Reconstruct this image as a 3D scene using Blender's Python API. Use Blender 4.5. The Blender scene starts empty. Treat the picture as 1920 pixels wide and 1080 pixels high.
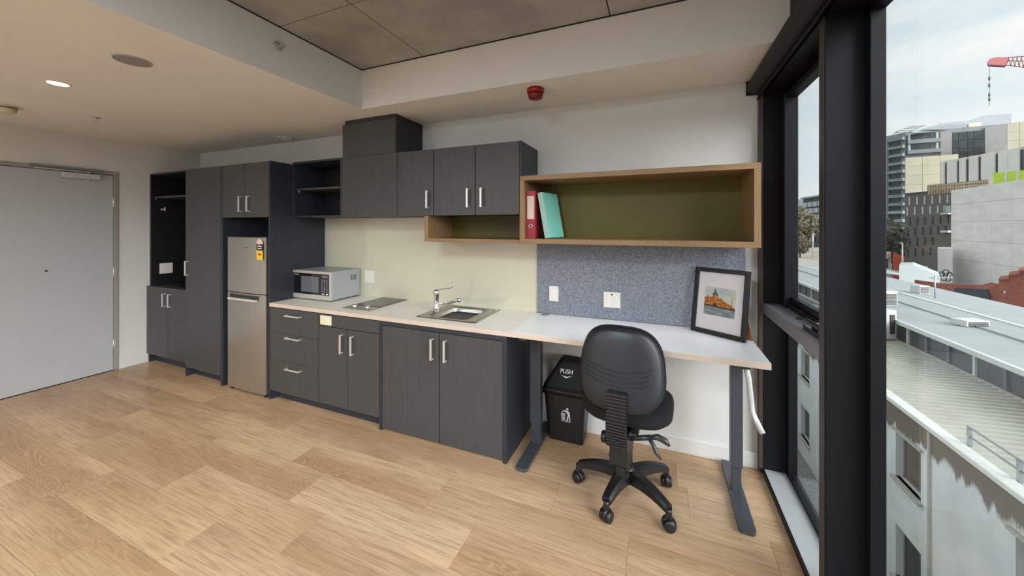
import bpy, bmesh, math, random
from mathutils import Vector, Matrix
random.seed(7)
sc = bpy.context.scene
C = sc.collection
R = math.radians
# ------------------------------------------------------------------ camera
YAW = 0.3918
CAM = Vector((0, 0, 1.5))
cd = bpy.data.cameras.new('camera'); cam = bpy.data.objects.new('camera', cd); C.objects.link(cam)
cam.location = CAM; cam.rotation_euler = (R(90), 0, YAW)
cd.sensor_fit = 'HORIZONTAL'; cd.sensor_width = 36; cd.lens = 36 * 674.1 / 1920
cd.shift_y = -(540 - 424.5) / 1920
cd.clip_start = 0.02; cd.clip_end = 2000
sc.camera = cam
# ------------------------------------------------------------------ world
SKY_STRENGTH = 1.16
w = bpy.data.worlds.new('sky'); sc.world = w; w.use_nodes = True
nt = w.node_tree; nt.nodes.clear()
N = nt.nodes.new; L = nt.links.new
tc = N('ShaderNodeTexCoord'); sep = N('ShaderNodeSeparateXYZ'); L(tc.outputs['Generated'], sep.inputs[0])
rp = N('ShaderNodeValToRGB'); L(sep.outputs['Z'], rp.inputs[0])
cr = rp.color_ramp
cr.elements[0].position = 0.0; cr.elements[0].color = (.23, .23, .22, 1)
cr.elements[1].position = 1.0; cr.elements[1].color = (.92, .98, 1.05, 1)
for p, c in ((0.001, (.88, .90, .92, 1)), (0.10, (.80, .87, .91, 1)), (0.34, (.66, .77, .83, 1)), (0.55, (.70, .81, .87, 1))):
    e = cr.elements.new(p); e.color = c
mp = N('ShaderNodeMapping'); mp.inputs['Scale'].default_value = (2.0, 2.0, 7.0); L(tc.outputs['Generated'], mp.inputs[0])
no = N('ShaderNodeTexNoise'); no.inputs['Scale'].default_value = 1.6; no.inputs['Detail'].default_value = 7; no.inputs['Roughness'].default_value = .55
L(mp.outputs[0], no.inputs[0])
nr = N('ShaderNodeMapRange'); nr.inputs[1].default_value = .45; nr.inputs[2].default_value = .72; L(no.outputs[0], nr.inputs[0])
zr = N('ShaderNodeMapRange'); zr.inputs[1].default_value = 0; zr.inputs[2].default_value = .02; L(sep.outputs['Z'], zr.inputs[0])
mu = N('ShaderNodeMath'); mu.operation = 'MULTIPLY'; L(nr.outputs[0], mu.inputs[0]); L(zr.outputs[0], mu.inputs[1])
mx = N('ShaderNodeMixRGB'); L(mu.outputs[0], mx.inputs[0]); L(rp.outputs[0], mx.inputs[1]); mx.inputs[2].default_value = (.93, .94, .93, 1)
bg = N('ShaderNodeBackground'); L(mx.outputs[0], bg.inputs[0]); bg.inputs[1].default_value = SKY_STRENGTH
ow = N('ShaderNodeOutputWorld'); L(bg.outputs[0], ow.inputs[0])
vs = sc.view_settings; vs.view_transform = 'Standard'; vs.look = 'None'; vs.gamma = 1; vs.use_curve_mapping = False
vs.exposure = 0.0
cy = sc.cycles
cy.max_bounces = 10; cy.diffuse_bounces = 6; cy.glossy_bounces = 4; cy.transparent_max_bounces = 12
cy.caustics_reflective = False; cy.caustics_refractive = False; cy.sample_clamp_indirect = 4; cy.blur_glossy = 1.0
cy.use_denoising = True
DOWNLIGHT_POWER = 38.0
FILL_POWER = 82.0  # power of the added fill panels
sun = bpy.data.lights.new('hazy_sun', 'SUN'); sun.energy = 5.6; sun.angle = R(50); sun.color = (.96, .98, 1)
so = bpy.data.objects.new('hazy_sun', sun); C.objects.link(so); so.location = (20, -30, 40)
so.rotation_euler = Vector((.86, -.46, .44)).to_track_quat('Z', 'Y').to_euler()
# soft daylight portals just inside each window opening (guide the sky light only, add none)
def portal(y0, y1, z0, z1):
    l = bpy.data.lights.new('window_portal', 'AREA'); l.shape = 'RECTANGLE'; l.size = z1 - z0; l.size_y = abs(y1 - y0)
    l.cycles.is_portal = True
    o = bpy.data.objects.new('window_portal', l); C.objects.link(o)
    o.location = (.745, (y0 + y1) / 2, (z0 + z1) / 2); o.rotation_euler = (0, R(90), 0)
portal(1.76, 2.6, .03, 2.30); portal(-.25, 1.70, .03, 2.32); portal(-2.3, -.35, .03, 2.32)

# ------------------------------------------------------------------ materials
MATS = {}
def srgb(r, g, b):
    f = lambda v: (v / 255 / 12.92) if v / 255 <= .04045 else ((v / 255 + .055) / 1.055) ** 2.4
    return (f(r), f(g), f(b), 1)
def mat(name, col, rough=.5, metal=0, var=0, scale=8, stretch=(1, 1, 1), bump=0, col2=None, spec=.5, emit=0, coat=0, detail=5, lo=.35, hi=.65, obj_rand=0):
    if name in MATS: return MATS[name]
    m = bpy.data.materials.new(name); m.use_nodes = True; t = m.node_tree; b = t.nodes['Principled BSDF']
    b.inputs['Base Color'].default_value = col; b.inputs['Roughness'].default_value = rough; b.inputs['Metallic'].default_value = metal
    b.inputs['Specular IOR Level'].default_value = spec; b.inputs['Coat Weight'].default_value = coat; b.inputs['Coat Roughness'].default_value = .06
    if emit:
        b.inputs['Emission Color'].default_value = col; b.inputs['Emission Strength'].default_value = emit
    if var or bump or col2:
        tc = t.nodes.new('ShaderNodeTexCoord'); mp = t.nodes.new('ShaderNodeMapping'); mp.inputs['Scale'].default_value = stretch
        t.links.new(tc.outputs['Object'], mp.inputs[0])
        n = t.nodes.new('ShaderNodeTexNoise'); n.inputs['Scale'].default_value = scale; n.inputs['Detail'].default_value = detail
        t.links.new(mp.outputs[0], n.inputs[0])
        mr = t.nodes.new('ShaderNodeMapRange'); mr.inputs[1].default_value = lo; mr.inputs[2].default_value = hi
        t.links.new(n.outputs[0], mr.inputs[0])
        mx = t.nodes.new('ShaderNodeMixRGB'); t.links.new(mr.outputs[0], mx.inputs[0])
        c2 = col2 or tuple(min(1, v * (1 + var)) for v in col[:3]) + (1,)
        c1 = col if col2 else tuple(v * (1 - var) for v in col[:3]) + (1,)
        mx.inputs[1].default_value = c1; mx.inputs[2].default_value = c2
        t.links.new(mx.outputs[0], b.inputs['Base Color'])
        if bump:
            bp = t.nodes.new('ShaderNodeBump'); bp.inputs['Strength'].default_value = bump; bp.inputs['Distance'].default_value = .002
            t.links.new(n.outputs[0], bp.inputs['Height']); t.links.new(bp.outputs[0], b.inputs['Normal'])
    MATS[name] = m; return m
def wood(name, c1, c2, c3, axis='X', rough=.45, rnd=False, scale=1.0, ringmix=.5):
    m = bpy.data.materials.new(name); m.use_nodes = True; t = m.node_tree; b = t.nodes['Principled BSDF']; b.inputs['Roughness'].default_value = rough
    NN = t.nodes.new; LL = t.links.new
    tc = NN('ShaderNodeTexCoord'); src = tc.outputs['Object']
    oi = NN('ShaderNodeObjectInfo')
    if rnd:
        va = NN('ShaderNodeVectorMath'); va.operation = 'MULTIPLY_ADD'
        cmb = NN('ShaderNodeCombineXYZ')
        for i in range(3): LL(oi.outputs['Random'], cmb.inputs[i])
        LL(cmb.outputs[0], va.inputs[0]); va.inputs[1].default_value = (37.1, 91.7, 13.3); LL(src, va.inputs[2]); src = va.outputs[0]
    mp = NN('ShaderNodeMapping')
    s = {'X': (1.1, 8, 8), 'Y': (9, .9, 9), 'Z': (9, 9, .9)}[axis]
    mp.inputs['Scale'].default_value = tuple(v * scale for v in s); LL(src, mp.inputs[0])
    n1 = NN('ShaderNodeTexNoise'); n1.inputs['Scale'].default_value = 1.0; n1.inputs['Detail'].default_value = 2; n1.inputs['Roughness'].default_value = .5; LL(mp.outputs[0], n1.inputs[0])
    # cathedral rings: sine of the large noise
    ms = NN('ShaderNodeMath'); ms.operation = 'MULTIPLY'; LL(n1.outputs[0], ms.inputs[0]); ms.inputs[1].default_value = 170
    sn = NN('ShaderNodeMath'); sn.operation = 'SINE'; LL(ms.outputs[0], sn.inputs[0])
    mp2 = NN('ShaderNodeMapping'); mp2.inputs['Scale'].default_value = tuple(v * scale * (11 if v > 5 else 3.2) for v in s); LL(src, mp2.inputs[0])
    n2 = NN('ShaderNodeTexNoise'); n2.inputs['Scale'].default_value = 1.3; n2.inputs['Detail'].default_value = 6; n2.inputs['Roughness'].default_value = .65; LL(mp2.outputs[0], n2.inputs[0])
    mp3 = NN('ShaderNodeMapping'); mp3.inputs['Scale'].default_value = tuple(v * scale * .35 for v in s); LL(src, mp3.inputs[0])
    n3 = NN('ShaderNodeTexNoise'); n3.inputs['Scale'].default_value = 1.0; n3.inputs['Detail'].default_value = 3; LL(mp3.outputs[0], n3.inputs[0])
    r3 = NN('ShaderNodeMapRange'); r3.inputs[1].default_value = .38; r3.inputs[2].default_value = .62; LL(n3.outputs[0], r3.inputs[0])
    mxa = NN('ShaderNodeMixRGB'); mxa.inputs[1].default_value = c1; mxa.inputs[2].default_value = c2; LL(r3.outputs[0], mxa.inputs[0])
    # grain streaks
    rr = NN('ShaderNodeMapRange'); rr.inputs[1].default_value = .44; rr.inputs[2].default_value = .66; rr.inputs[4].default_value = .62; LL(n2.outputs[0], rr.inputs[0])
    mxb = NN('ShaderNodeMixRGB'); LL(rr.outputs[0], mxb.inputs[0]); LL(mxa.outputs[0], mxb.inputs[1]); mxb.inputs[2].default_value = c3
    # rings only in patches
    rp_ = NN('ShaderNodeMapRange'); rp_.inputs[1].default_value = .2; rp_.inputs[2].default_value = 1.0; rp_.inputs[4].default_value = ringmix; LL(sn.outputs[0], rp_.inputs[0])
    pt = NN('ShaderNodeMapRange'); pt.inputs[1].default_value = .50; pt.inputs[2].default_value = .64; LL(n3.outputs[0], pt.inputs[0])
    mm = NN('ShaderNodeMath'); mm.operation = 'MULTIPLY'; LL(rp_.outputs[0], mm.inputs[0]); LL(pt.outputs[0], mm.inputs[1])
    mxc = NN('ShaderNodeMixRGB'); LL(mm.outputs[0], mxc.inputs[0]); LL(mxb.outputs[0], mxc.inputs[1]); mxc.inputs[2].default_value = tuple(min(1, v * 1.35) for v in c1[:3]) + (1,)
    last = mxc.outputs[0]
    if rnd:
        hs = NN('ShaderNodeHueSaturation'); mr = NN('ShaderNodeMapRange'); mr.inputs[3].default_value = .92; mr.inputs[4].default_value = 1.04
        LL(oi.outputs['Random'], mr.inputs[0]); LL(mr.outputs[0], hs.inputs['Value']); LL(last, hs.inputs['Color']); last = hs.outputs[0]
    LL(last, b.inputs['Base Color'])
    bp = NN('ShaderNodeBump'); bp.inputs['Strength'].default_value = .12; bp.inputs['Distance'].default_value = .001; LL(n2.outputs[0], bp.inputs['Height']); LL(bp.outputs[0], b.inputs['Normal'])
    MATS[name] = m; return m
def glassmat(name, tint=(.975, .985, .98, 1), refl=1.0):
    m = bpy.data.materials.new(name); m.use_nodes = True; t = m.node_tree; t.nodes.clear()
    o = t.nodes.new('ShaderNodeOutputMaterial'); a = t.nodes.new('ShaderNodeBsdfTransparent'); a.inputs[0].default_value = tint
    g = t.nodes.new('ShaderNodeBsdfGlossy'); g.inputs['Roughness'].default_value = .01; g.inputs[0].default_value = (.9, .95, 1, 1)
    f = t.nodes.new('ShaderNodeLayerWeight'); f.inputs[0].default_value = .5
    pw = t.nodes.new('ShaderNodeMath'); pw.operation = 'POWER'; pw.inputs[1].default_value = 4.5; t.links.new(f.outputs['Facing'], pw.inputs[0])
    k = t.nodes.new('ShaderNodeMath'); k.operation = 'MULTIPLY_ADD'; k.inputs[1].default_value = .5 * refl; k.inputs[2].default_value = .025 * refl; t.links.new(pw.outputs[0], k.inputs[0])
    x = t.nodes.new('ShaderNodeMixShader'); t.links.new(k.outputs[0], x.inputs[0]); t.links.new(a.outputs[0], x.inputs[1]); t.links.new(g.outputs[0], x.inputs[2]); t.links.new(x.outputs[0], o.inputs[0])
    return m
plaster = mat('plaster', srgb(211, 210, 207), .85, var=.02, scale=3, bump=.05)
ceilmat = mat('ceiling_plaster', srgb(226, 224, 220), .9, var=.02, scale=2)
concrete = mat('concrete', srgb(156, 153, 148), .85, var=.16, scale=3.2, bump=.25, detail=9)
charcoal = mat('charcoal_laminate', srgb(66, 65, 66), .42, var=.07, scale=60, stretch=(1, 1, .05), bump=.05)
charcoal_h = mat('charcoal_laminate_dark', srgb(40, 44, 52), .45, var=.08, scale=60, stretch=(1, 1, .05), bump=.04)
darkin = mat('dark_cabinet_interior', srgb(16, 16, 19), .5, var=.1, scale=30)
oak = wood('oak_board', srgb(152, 122, 86), srgb(136, 108, 75), srgb(112, 86, 60), 'X', .5, scale=1.4, ringmix=.25)
oakz = wood('oak_board_upright', srgb(152, 122, 86), srgb(136, 108, 75), srgb(112, 86, 60), 'Z', .5, scale=1.4, ringmix=.25)
olive = mat('olive_panel', srgb(92, 81, 22), .55, var=.04, scale=10)
floorwood = wood('vinyl_oak_plank', srgb(204, 173, 139), srgb(165, 132, 98), srgb(138, 106, 77), 'X', .34, rnd=True, scale=1.0, ringmix=.22)
worktop_m = mat('white_worktop', srgb(238, 233, 224), .35, var=.02, scale=20)
edge_m = mat('beige_edge_strip', srgb(206, 190, 176), .5, var=.05, scale=30, stretch=(.1, 1, 1))
desk_m = mat('white_desk_top', srgb(242, 243, 244), .38, var=.01, scale=10)
white_p = mat('white_plastic', srgb(226, 222, 214), .35, var=.01)
steel = mat('brushed_steel', srgb(176, 172, 166), .32, 1, var=.05, scale=90, stretch=(.05, 1, 1))
fridge_m = mat('fridge_steel', srgb(178, 173, 165), .3, .85, var=.03, scale=90, stretch=(1, 1, .03))
chrome = mat('chrome', srgb(225, 225, 228), .06, 1, var=.01)
nickel = mat('satin_nickel', srgb(214, 212, 208), .34, .55, var=.02)
blk = mat('black_frame_metal', srgb(14, 14, 16), .5, spec=.25, var=.08, scale=20)
blkp = mat('black_plastic', srgb(20, 21, 23), .38, var=.1, scale=40, bump=.05)
blkfab = mat('black_fabric', srgb(14, 14, 17), .95, var=.25, scale=300, bump=.3)
deskleg = mat('charcoal_powder_coat', srgb(62, 66, 72), .4, var=.05, scale=80)
sillm = mat('grey_sill_metal', srgb(176, 178, 180), .4, .2, var=.03, scale=20)
felt = mat('grey_felt', srgb(102, 106, 118), .97, scale=90, bump=.6, col2=srgb(146, 149, 158), detail=6, lo=.3, hi=.7)
doorm = mat('door_paint', srgb(178, 181, 184), .5, var=.01, scale=5)
framem = mat('door_frame_paint', srgb(150, 147, 141), .5, var=.02, scale=5)
basem = mat('baseboard_paint', srgb(212, 212, 210), .5, var=.01, scale=5)
splash = mat('back_painted_glass', srgb(206, 201, 180), .05, var=.005, scale=2, coat=.5)
blackgl = mat('black_glass', srgb(18, 18, 20), .05, var=.02, scale=4)
greygl = mat('dark_mesh_window', srgb(96, 100, 104), .15, var=.05, scale=300)
red_m = mat('red_alarm_plastic', srgb(150, 14, 20), .35, var=.04)
winglass = glassmat('window_glass')
BOLD = None
# ------------------------------------------------------------------ mesh builder
class MB:
    def __init__(s): s.b = bmesh.new()
    def _mark(s): s.n = len(s.b.verts)
    def _new(s): s.b.verts.ensure_lookup_table(); return s.b.verts[s.n:]
    def box(s, x0, x1, y0, y1, z0, z1, bev=0, rot=None, piv=None):
        s._mark()
        x0, x1 = sorted((x0, x1)); y0, y1 = sorted((y0, y1)); z0, z1 = sorted((z0, z1))
        v = [s.b.verts.new(p) for p in ((x0, y0, z0), (x1, y0, z0), (x1, y1, z0), (x0, y1, z0), (x0, y0, z1), (x1, y0, z1), (x1, y1, z1), (x0, y1, z1))]
        fs = [s.b.faces.new([v[i] for i in f]) for f in ((3, 2, 1, 0), (4, 5, 6, 7), (0, 1, 5, 4), (1, 2, 6, 5), (2, 3, 7, 6), (3, 0, 4, 7))]
        if bev:
            bev = min(bev, (x1 - x0) * .45, (y1 - y0) * .45, (z1 - z0) * .45)
            bmesh.ops.bevel(s.b, geom=list({e for f in fs for e in f.edges}), offset=bev, segments=2, affect='EDGES', profile=.5)
        if rot is not None:
            p = Vector(piv if piv else ((x0 + x1) / 2, (y0 + y1) / 2, (z0 + z1) / 2))
            s.b.verts.ensure_lookup_table()
            for q in s.b.verts[s.n:]: q.co = p + rot @ (q.co - p)
        return s
    def poly(s, pts, depth):
        """closed planar outline (3D points) extruded by vector depth"""
        d = Vector(depth); a = [s.b.verts.new(p) for p in pts]; c = [s.b.verts.new(Vector(p) + d) for p in pts]; n = len(pts)
        f = s.b.faces.new(a); g = s.b.faces.new(c[::-1]); hs = [s.b.faces.new((a[(i + 1) % n], a[i], c[i], c[(i + 1) % n])) for i in range(n)]
        bmesh.ops.recalc_face_normals(s.b, faces=[f, g] + hs); return s
    def cyl(s, p0, p1, r0, r1=None, n=20, cap=True):
        r1 = r0 if r1 is None else r1; p0 = Vector(p0); p1 = Vector(p1); d = (p1 - p0).normalized()
        u = d.orthogonal().normalized(); v = d.cross(u)
        A = [s.b.verts.new(p0 + (u * math.cos(t) + v * math.sin(t)) * r0) for t in (2 * math.pi * i / n for i in range(n))]
        B = [s.b.verts.new(p1 + (u * math.cos(t) + v * math.sin(t)) * r1) for t in (2 * math.pi * i / n for i in range(n))]
        for i in range(n):
            f = s.b.faces.new((A[i], A[(i + 1) % n], B[(i + 1) % n], B[i])); f.smooth = True
        if cap: s.b.faces.new(A[::-1]); s.b.faces.new(B)
        return s
    def lathe(s, c, prof, n=24, axis=Vector((0, 0, 1))):
        c = Vector(c); d = Vector(axis).normalized(); u = d.orthogonal().normalized(); v = d.cross(u); rings = []
        for r, z in prof:
            rings.append([s.b.verts.new(c + d * z + (u * math.cos(2 * math.pi * i / n) + v * math.sin(2 * math.pi * i / n)) * max(r, 1e-4)) for i in range(n)])
        for a, b2 in zip(rings, rings[1:]):
            for i in range(n):
                f = s.b.faces.new((a[i], a[(i + 1) % n], b2[(i + 1) % n], b2[i])); f.smooth = True
        s.b.faces.new(rings[0][::-1]); s.b.faces.new(rings[-1]); return s
    def tube(s, pts, r, n=10, rs=None):
        pts = [Vector(p) for p in pts]; rings = []; up = None
        for i, p in enumerate(pts):
            d = (pts[min(i + 1, len(pts) - 1)] - pts[max(i - 1, 0)]).normalized()
            u = d.orthogonal().normalized() if up is None else (up - d * up.dot(d)).normalized()
            up = u; v = d.cross(u); rr = rs[i] if rs else r
            rings.append([s.b.verts.new(p + (u * math.cos(2 * math.pi * k / n) + v * math.sin(2 * math.pi * k / n)) * rr) for k in range(n)])
        for a, b2 in zip(rings, rings[1:]):
            for i in range(n):
                f = s.b.faces.new((a[i], a[(i + 1) % n], b2[(i + 1) % n], b2[i])); f.smooth = True
        s.b.faces.new(rings[0][::-1]); s.b.faces.new(rings[-1]); return s
    def loft(s, rings, smooth=True, cap=True):
        rr = [[s.b.verts.new(p) for p in ring] for ring in rings]; n = len(rr[0])
        for a, b2 in zip(rr, rr[1:]):
            for i in range(n):
                f = s.b.faces.new((a[i], a[(i + 1) % n], b2[(i + 1) % n], b2[i])); f.smooth = smooth
        if cap: s.b.faces.new(rr[0][::-1]); s.b.faces.new(rr[-1])
        return s
    def build(s, name, m, parent=None, smooth=False, local=False, autosmooth=True):
        bmesh.ops.recalc_face_normals(s.b, faces=s.b.faces)
        me = bpy.data.meshes.new(name)
        o = bpy.data.objects.new(name, me); C.objects.link(o)
        off = Vector((0, 0, 0))
        if parent:
            o.parent = parent; q = parent
            while q: off += q.location; q = q.parent
        elif not local:
            co = [v.co for v in s.b.verts]
            base = Vector(((min(c.x for c in co) + max(c.x for c in co)) / 2, (min(c.y for c in co) + max(c.y for c in co)) / 2, min(c.z for c in co)))
            off = base; o.location = base
        if not local: bmesh.ops.translate(s.b, verts=s.b.verts, vec=-off)
        s.b.to_mesh(me); s.b.free()
        if smooth:
            for p in me.polygons: p.use_smooth = True
        me.materials.append(m); return o
def tag(o, label=None, cat=None, group=None, kind=None):
    if label: o['label'] = label
    if cat: o['category'] = cat
    if group: o['group'] = group
    if kind: o['kind'] = kind
    return o
def thing(name, loc, label, cat, group=None, rz=0):
    o = bpy.data.objects.new(name, None); o.empty_display_size = .05; C.objects.link(o); o.location = loc; o.rotation_euler = (0, 0, rz)
    return tag(o, label, cat, group)
def struct(name, loc=(0, 0, 0)):
    o = bpy.data.objects.new(name, None); o.empty_display_size = .05; C.objects.link(o); o.location = loc; o['kind'] = 'structure'; return o
def B(name, m, parent, x0, x1, y0, y1, z0, z1, bev=0):
    return MB().box(x0, x1, y0, y1, z0, z1, bev).build(name, m, parent)
def text(s_, size, m, parent, origin, right, up, name='lettering', thick=.0006, sx=1.0):
    cu = bpy.data.curves.new('t', 'FONT'); cu.body = s_; cu.size = size; cu.align_x = 'CENTER'; cu.align_y = 'CENTER'; cu.extrude = thick; cu.offset = size * .018; cu.resolution_u = 3
    to = bpy.data.objects.new('t', cu); C.objects.link(to)
    dg = bpy.context.evaluated_depsgraph_get(); me = bpy.data.meshes.new_from_object(to.evaluated_get(dg))
    bpy.data.objects.remove(to); bpy.data.curves.remove(cu)
    right = Vector(right).normalized(); up = Vector(up).normalized(); nrm = right.cross(up)
    off = Vector((0, 0, 0)); q = parent
    while q: off += q.location; q = q.parent
    for v in me.vertices: v.co = Vector(origin) - off + right * v.co.x * sx + up * v.co.y + nrm * v.co.z
    me.materials.clear(); me.materials.append(m)
    o = bpy.data.objects.new(name, me); C.objects.link(o); o.parent = parent; return o
def wall_holes(b, fixed, a0, a1, z0, z1, holes, th):
    """wall in plane X=fixed..fixed+th, spanning a (Y) and z with rectangular holes (y0,y1,z0,z1)"""
    ys = sorted({a0, a1} | {h[0] for h in holes} | {h[1] for h in holes}); zs = sorted({z0, z1} | {h[2] for h in holes} | {h[3] for h in holes})
    for ya, yb in zip(ys, ys[1:]):
        run = None
        for za, zb in zip(zs, zs[1:]):
            ym, zm = (ya + yb) / 2, (za + zb) / 2
            solid = not any(h[0] < ym < h[1] and h[2] < zm < h[3] for h in holes)
            if solid: run = (run[0], zb) if run else (za, zb)
            if not solid and run: b.box(fixed, fixed + th, ya, yb, run[0], run[1]); run = None
        if run: b.box(fixed, fixed + th, ya, yb, run[0], run[1])

# ================================================================== ROOM
XL, YB, XW, ZC, ZS, YF = -5.27, 2.64, .575, 2.40, 2.70, -2.4
RX, RY = -2.118, 2.11          # recess corner
fl = struct('floor', (0, 0, 0))
B('subfloor', mat('subfloor', srgb(70, 60, 50), .9, var=.05), fl, XL - .1, .74, YF - .1, YB + .1, -.12, -.006)
PW, PL = .2345, 1.02
full = None
row = 0; y = 1.585 - PW * 17
ends = {4: -2.18}
while y < YB:
    ri = round((y - 1.585) / PW)
    offs = {0: -2.18, -1: -2.90, 1: -2.58, -2: -1.62, -3: -3.10, 2: -1.9}.get(ri, (ri * .37) % PL)
    x = offs
    while x > XL: x -= PL
    y0, y1 = max(y, YF), min(y + PW, YB)
    if y1 > y0 + .01:
        while x < XW + .02:
            a, b_ = max(x, XL), min(x + PL, XW + .02)
            if b_ > a + .01:
                isfull = abs(b_ - a - PL) < 1e-6 and abs(y1 - y0 - PW) < 1e-6
                if isfull and full:
                    o = full.copy(); C.objects.link(o); o.parent = fl
                else:
                    m = MB(); g = .0004
                    hx, hy = (b_ - a) / 2 - g, (y1 - y0) / 2 - g
                    m.box(-hx, hx, -hy, hy, -.0055, 0, .0006)
                    o = m.build('plank', floorwood, None, local=True); o.parent = fl
                    if isfull: full = o
                o.location = ((a + b_) / 2, (y0 + y1) / 2, 0)
            x += PL
    y += PW
ce = struct('ceiling', (0, 0, ZC))
m = MB()
m.box(XL, RX, YF, YB, ZC, ZC + .05)
m.box(RX, XW, RY, YB, ZC, ZC + .05)
m.box(RX - .012, RX, YF, RY + .0, ZC + .05, ZS)      # recess upstand, door side
m.box(RX, XW, RY, RY + .012, ZC + .05, ZS)    # recess upstand, kitchen side
m.build('plaster_ceiling', ceilmat, ce)
# concrete soffit slabs in the recess
xs = [RX - .02, -1.546, -.266, XW + .2]; ys = [YF, -1.1, .18, 1.466, RY + .02]
for i in range(3):
    for j in range(4):
        B('concrete_panel', concrete, ce, xs[i] + .003, xs[i + 1] - .003, ys[j] + .003, ys[j + 1] - .003, ZS, ZS + .06, .003)
B('slab_backing', mat('shadow_gap', srgb(30, 30, 30), .9, var=.05), ce, RX - .05, XW + .25, YF, RY + .05, ZS + .01, ZS + .1)
B('shadow_gap', MATS['shadow_gap'], ce, RX, XW, RY - .008, RY + .001, ZS - .005, ZS)
B('shadow_gap', MATS['shadow_gap'], ce, RX - .001, RX + .008, YF, RY, ZS - .005, ZS)
wl = struct('wall_left', (XL, 0, 0))
DY0, DY1, DH = .80, 1.915, 2.068
m = MB(); wall_holes(m, XL - .12, YF, YB + .12, 0, ZC + .05, [(DY0, DY1, -.1, DH)], .12); m.build('plaster', plaster, wl)
wb = struct('wall_back', (-2.35, YB, 0)); B('plaster', plaster, wb, XL, XW, YB + .001, YB + .12, 0, ZC + .05)
wf = struct('wall_front', (-2.35, YF, 0)); B('plaster', plaster, wf, XL, XW + .15, YF - .12, YF, 0, ZS + .1)
# baseboards
o = MB().box(XL, XL + .012, DY1 + .003, 2.15, 0, .10, .003).build('baseboard_left', basem); o['kind'] = 'structure'
o = MB().box(XL, XL + .012, YF, DY0 - .003, 0, .10, .003).build('baseboard_left', basem); o['kind'] = 'structure'
o = MB().box(-.885, XW - .02, YB - .012, YB, 0, .10, .003).build('baseboard_back', basem); o['kind'] = 'structure'
# ---- entry door
d1 = struct('door_1', (XL, 1.3, 0))
m = MB(); m.box(XL - .03, XL + .008, DY1 - .036, DY1, 0, DH, .003); m.box(XL - .03, XL + .008, DY0, DY0 + .036, 0, DH, .003); m.box(XL - .03, XL + .008, DY0 + .036, DY1 - .036, DH - .036, DH, .003)
m.build('door_frame', framem, d1)
B('door_panel', doorm, d1, XL - .045, XL - .004, DY0 + .039, DY1 - .039, .006, DH - .040, .002)
B('door_stop', MATS['shadow_gap'], d1, XL - .07, XL - .046, DY0, DY1, 0, DH)
for z0 in (1.70, .97, .215):
    h = MB(); h.cyl((XL + .004, DY1 - .038, z0), (XL + .004, DY1 - .038, z0 + .11), .007, n=12); h.box(XL - .003, XL + .0095, DY1 - .036, DY1 - .022, z0, z0 + .11)
    h.build('hinge', nickel, d1)
cl = B('door_closer', mat('closer_silver', srgb(198, 198, 202), .4, .2, var=.02), d1, XL, XL + .045, 1.52, 1.77, 1.968, 2.020, .004)
B('closer_track', mat('closer_track', srgb(140, 138, 134), .4, .4, var=.02), d1, XL + .008, XL + .03, 1.33, 1.80, 2.052, 2.072, .002)
B('closer_arm', nickel, d1, XL + .02, XL + .036, 1.36, 1.70, 2.030, 2.040, .002)
MB().cyl((XL + .028, 1.69, 1.95), (XL + .028, 1.69, 2.03), .008, n=12).build('closer_spindle', nickel, d1)
MB().lathe((XL - .004, 1.434, 1.087), [(.009, 0), (.009, .003), (.005, .004), (.0045, .001)], 16, (1, 0, 0)).build('peephole', mat('dark_bronze', srgb(62, 58, 54), .4, .5, var=.03), d1)
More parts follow.
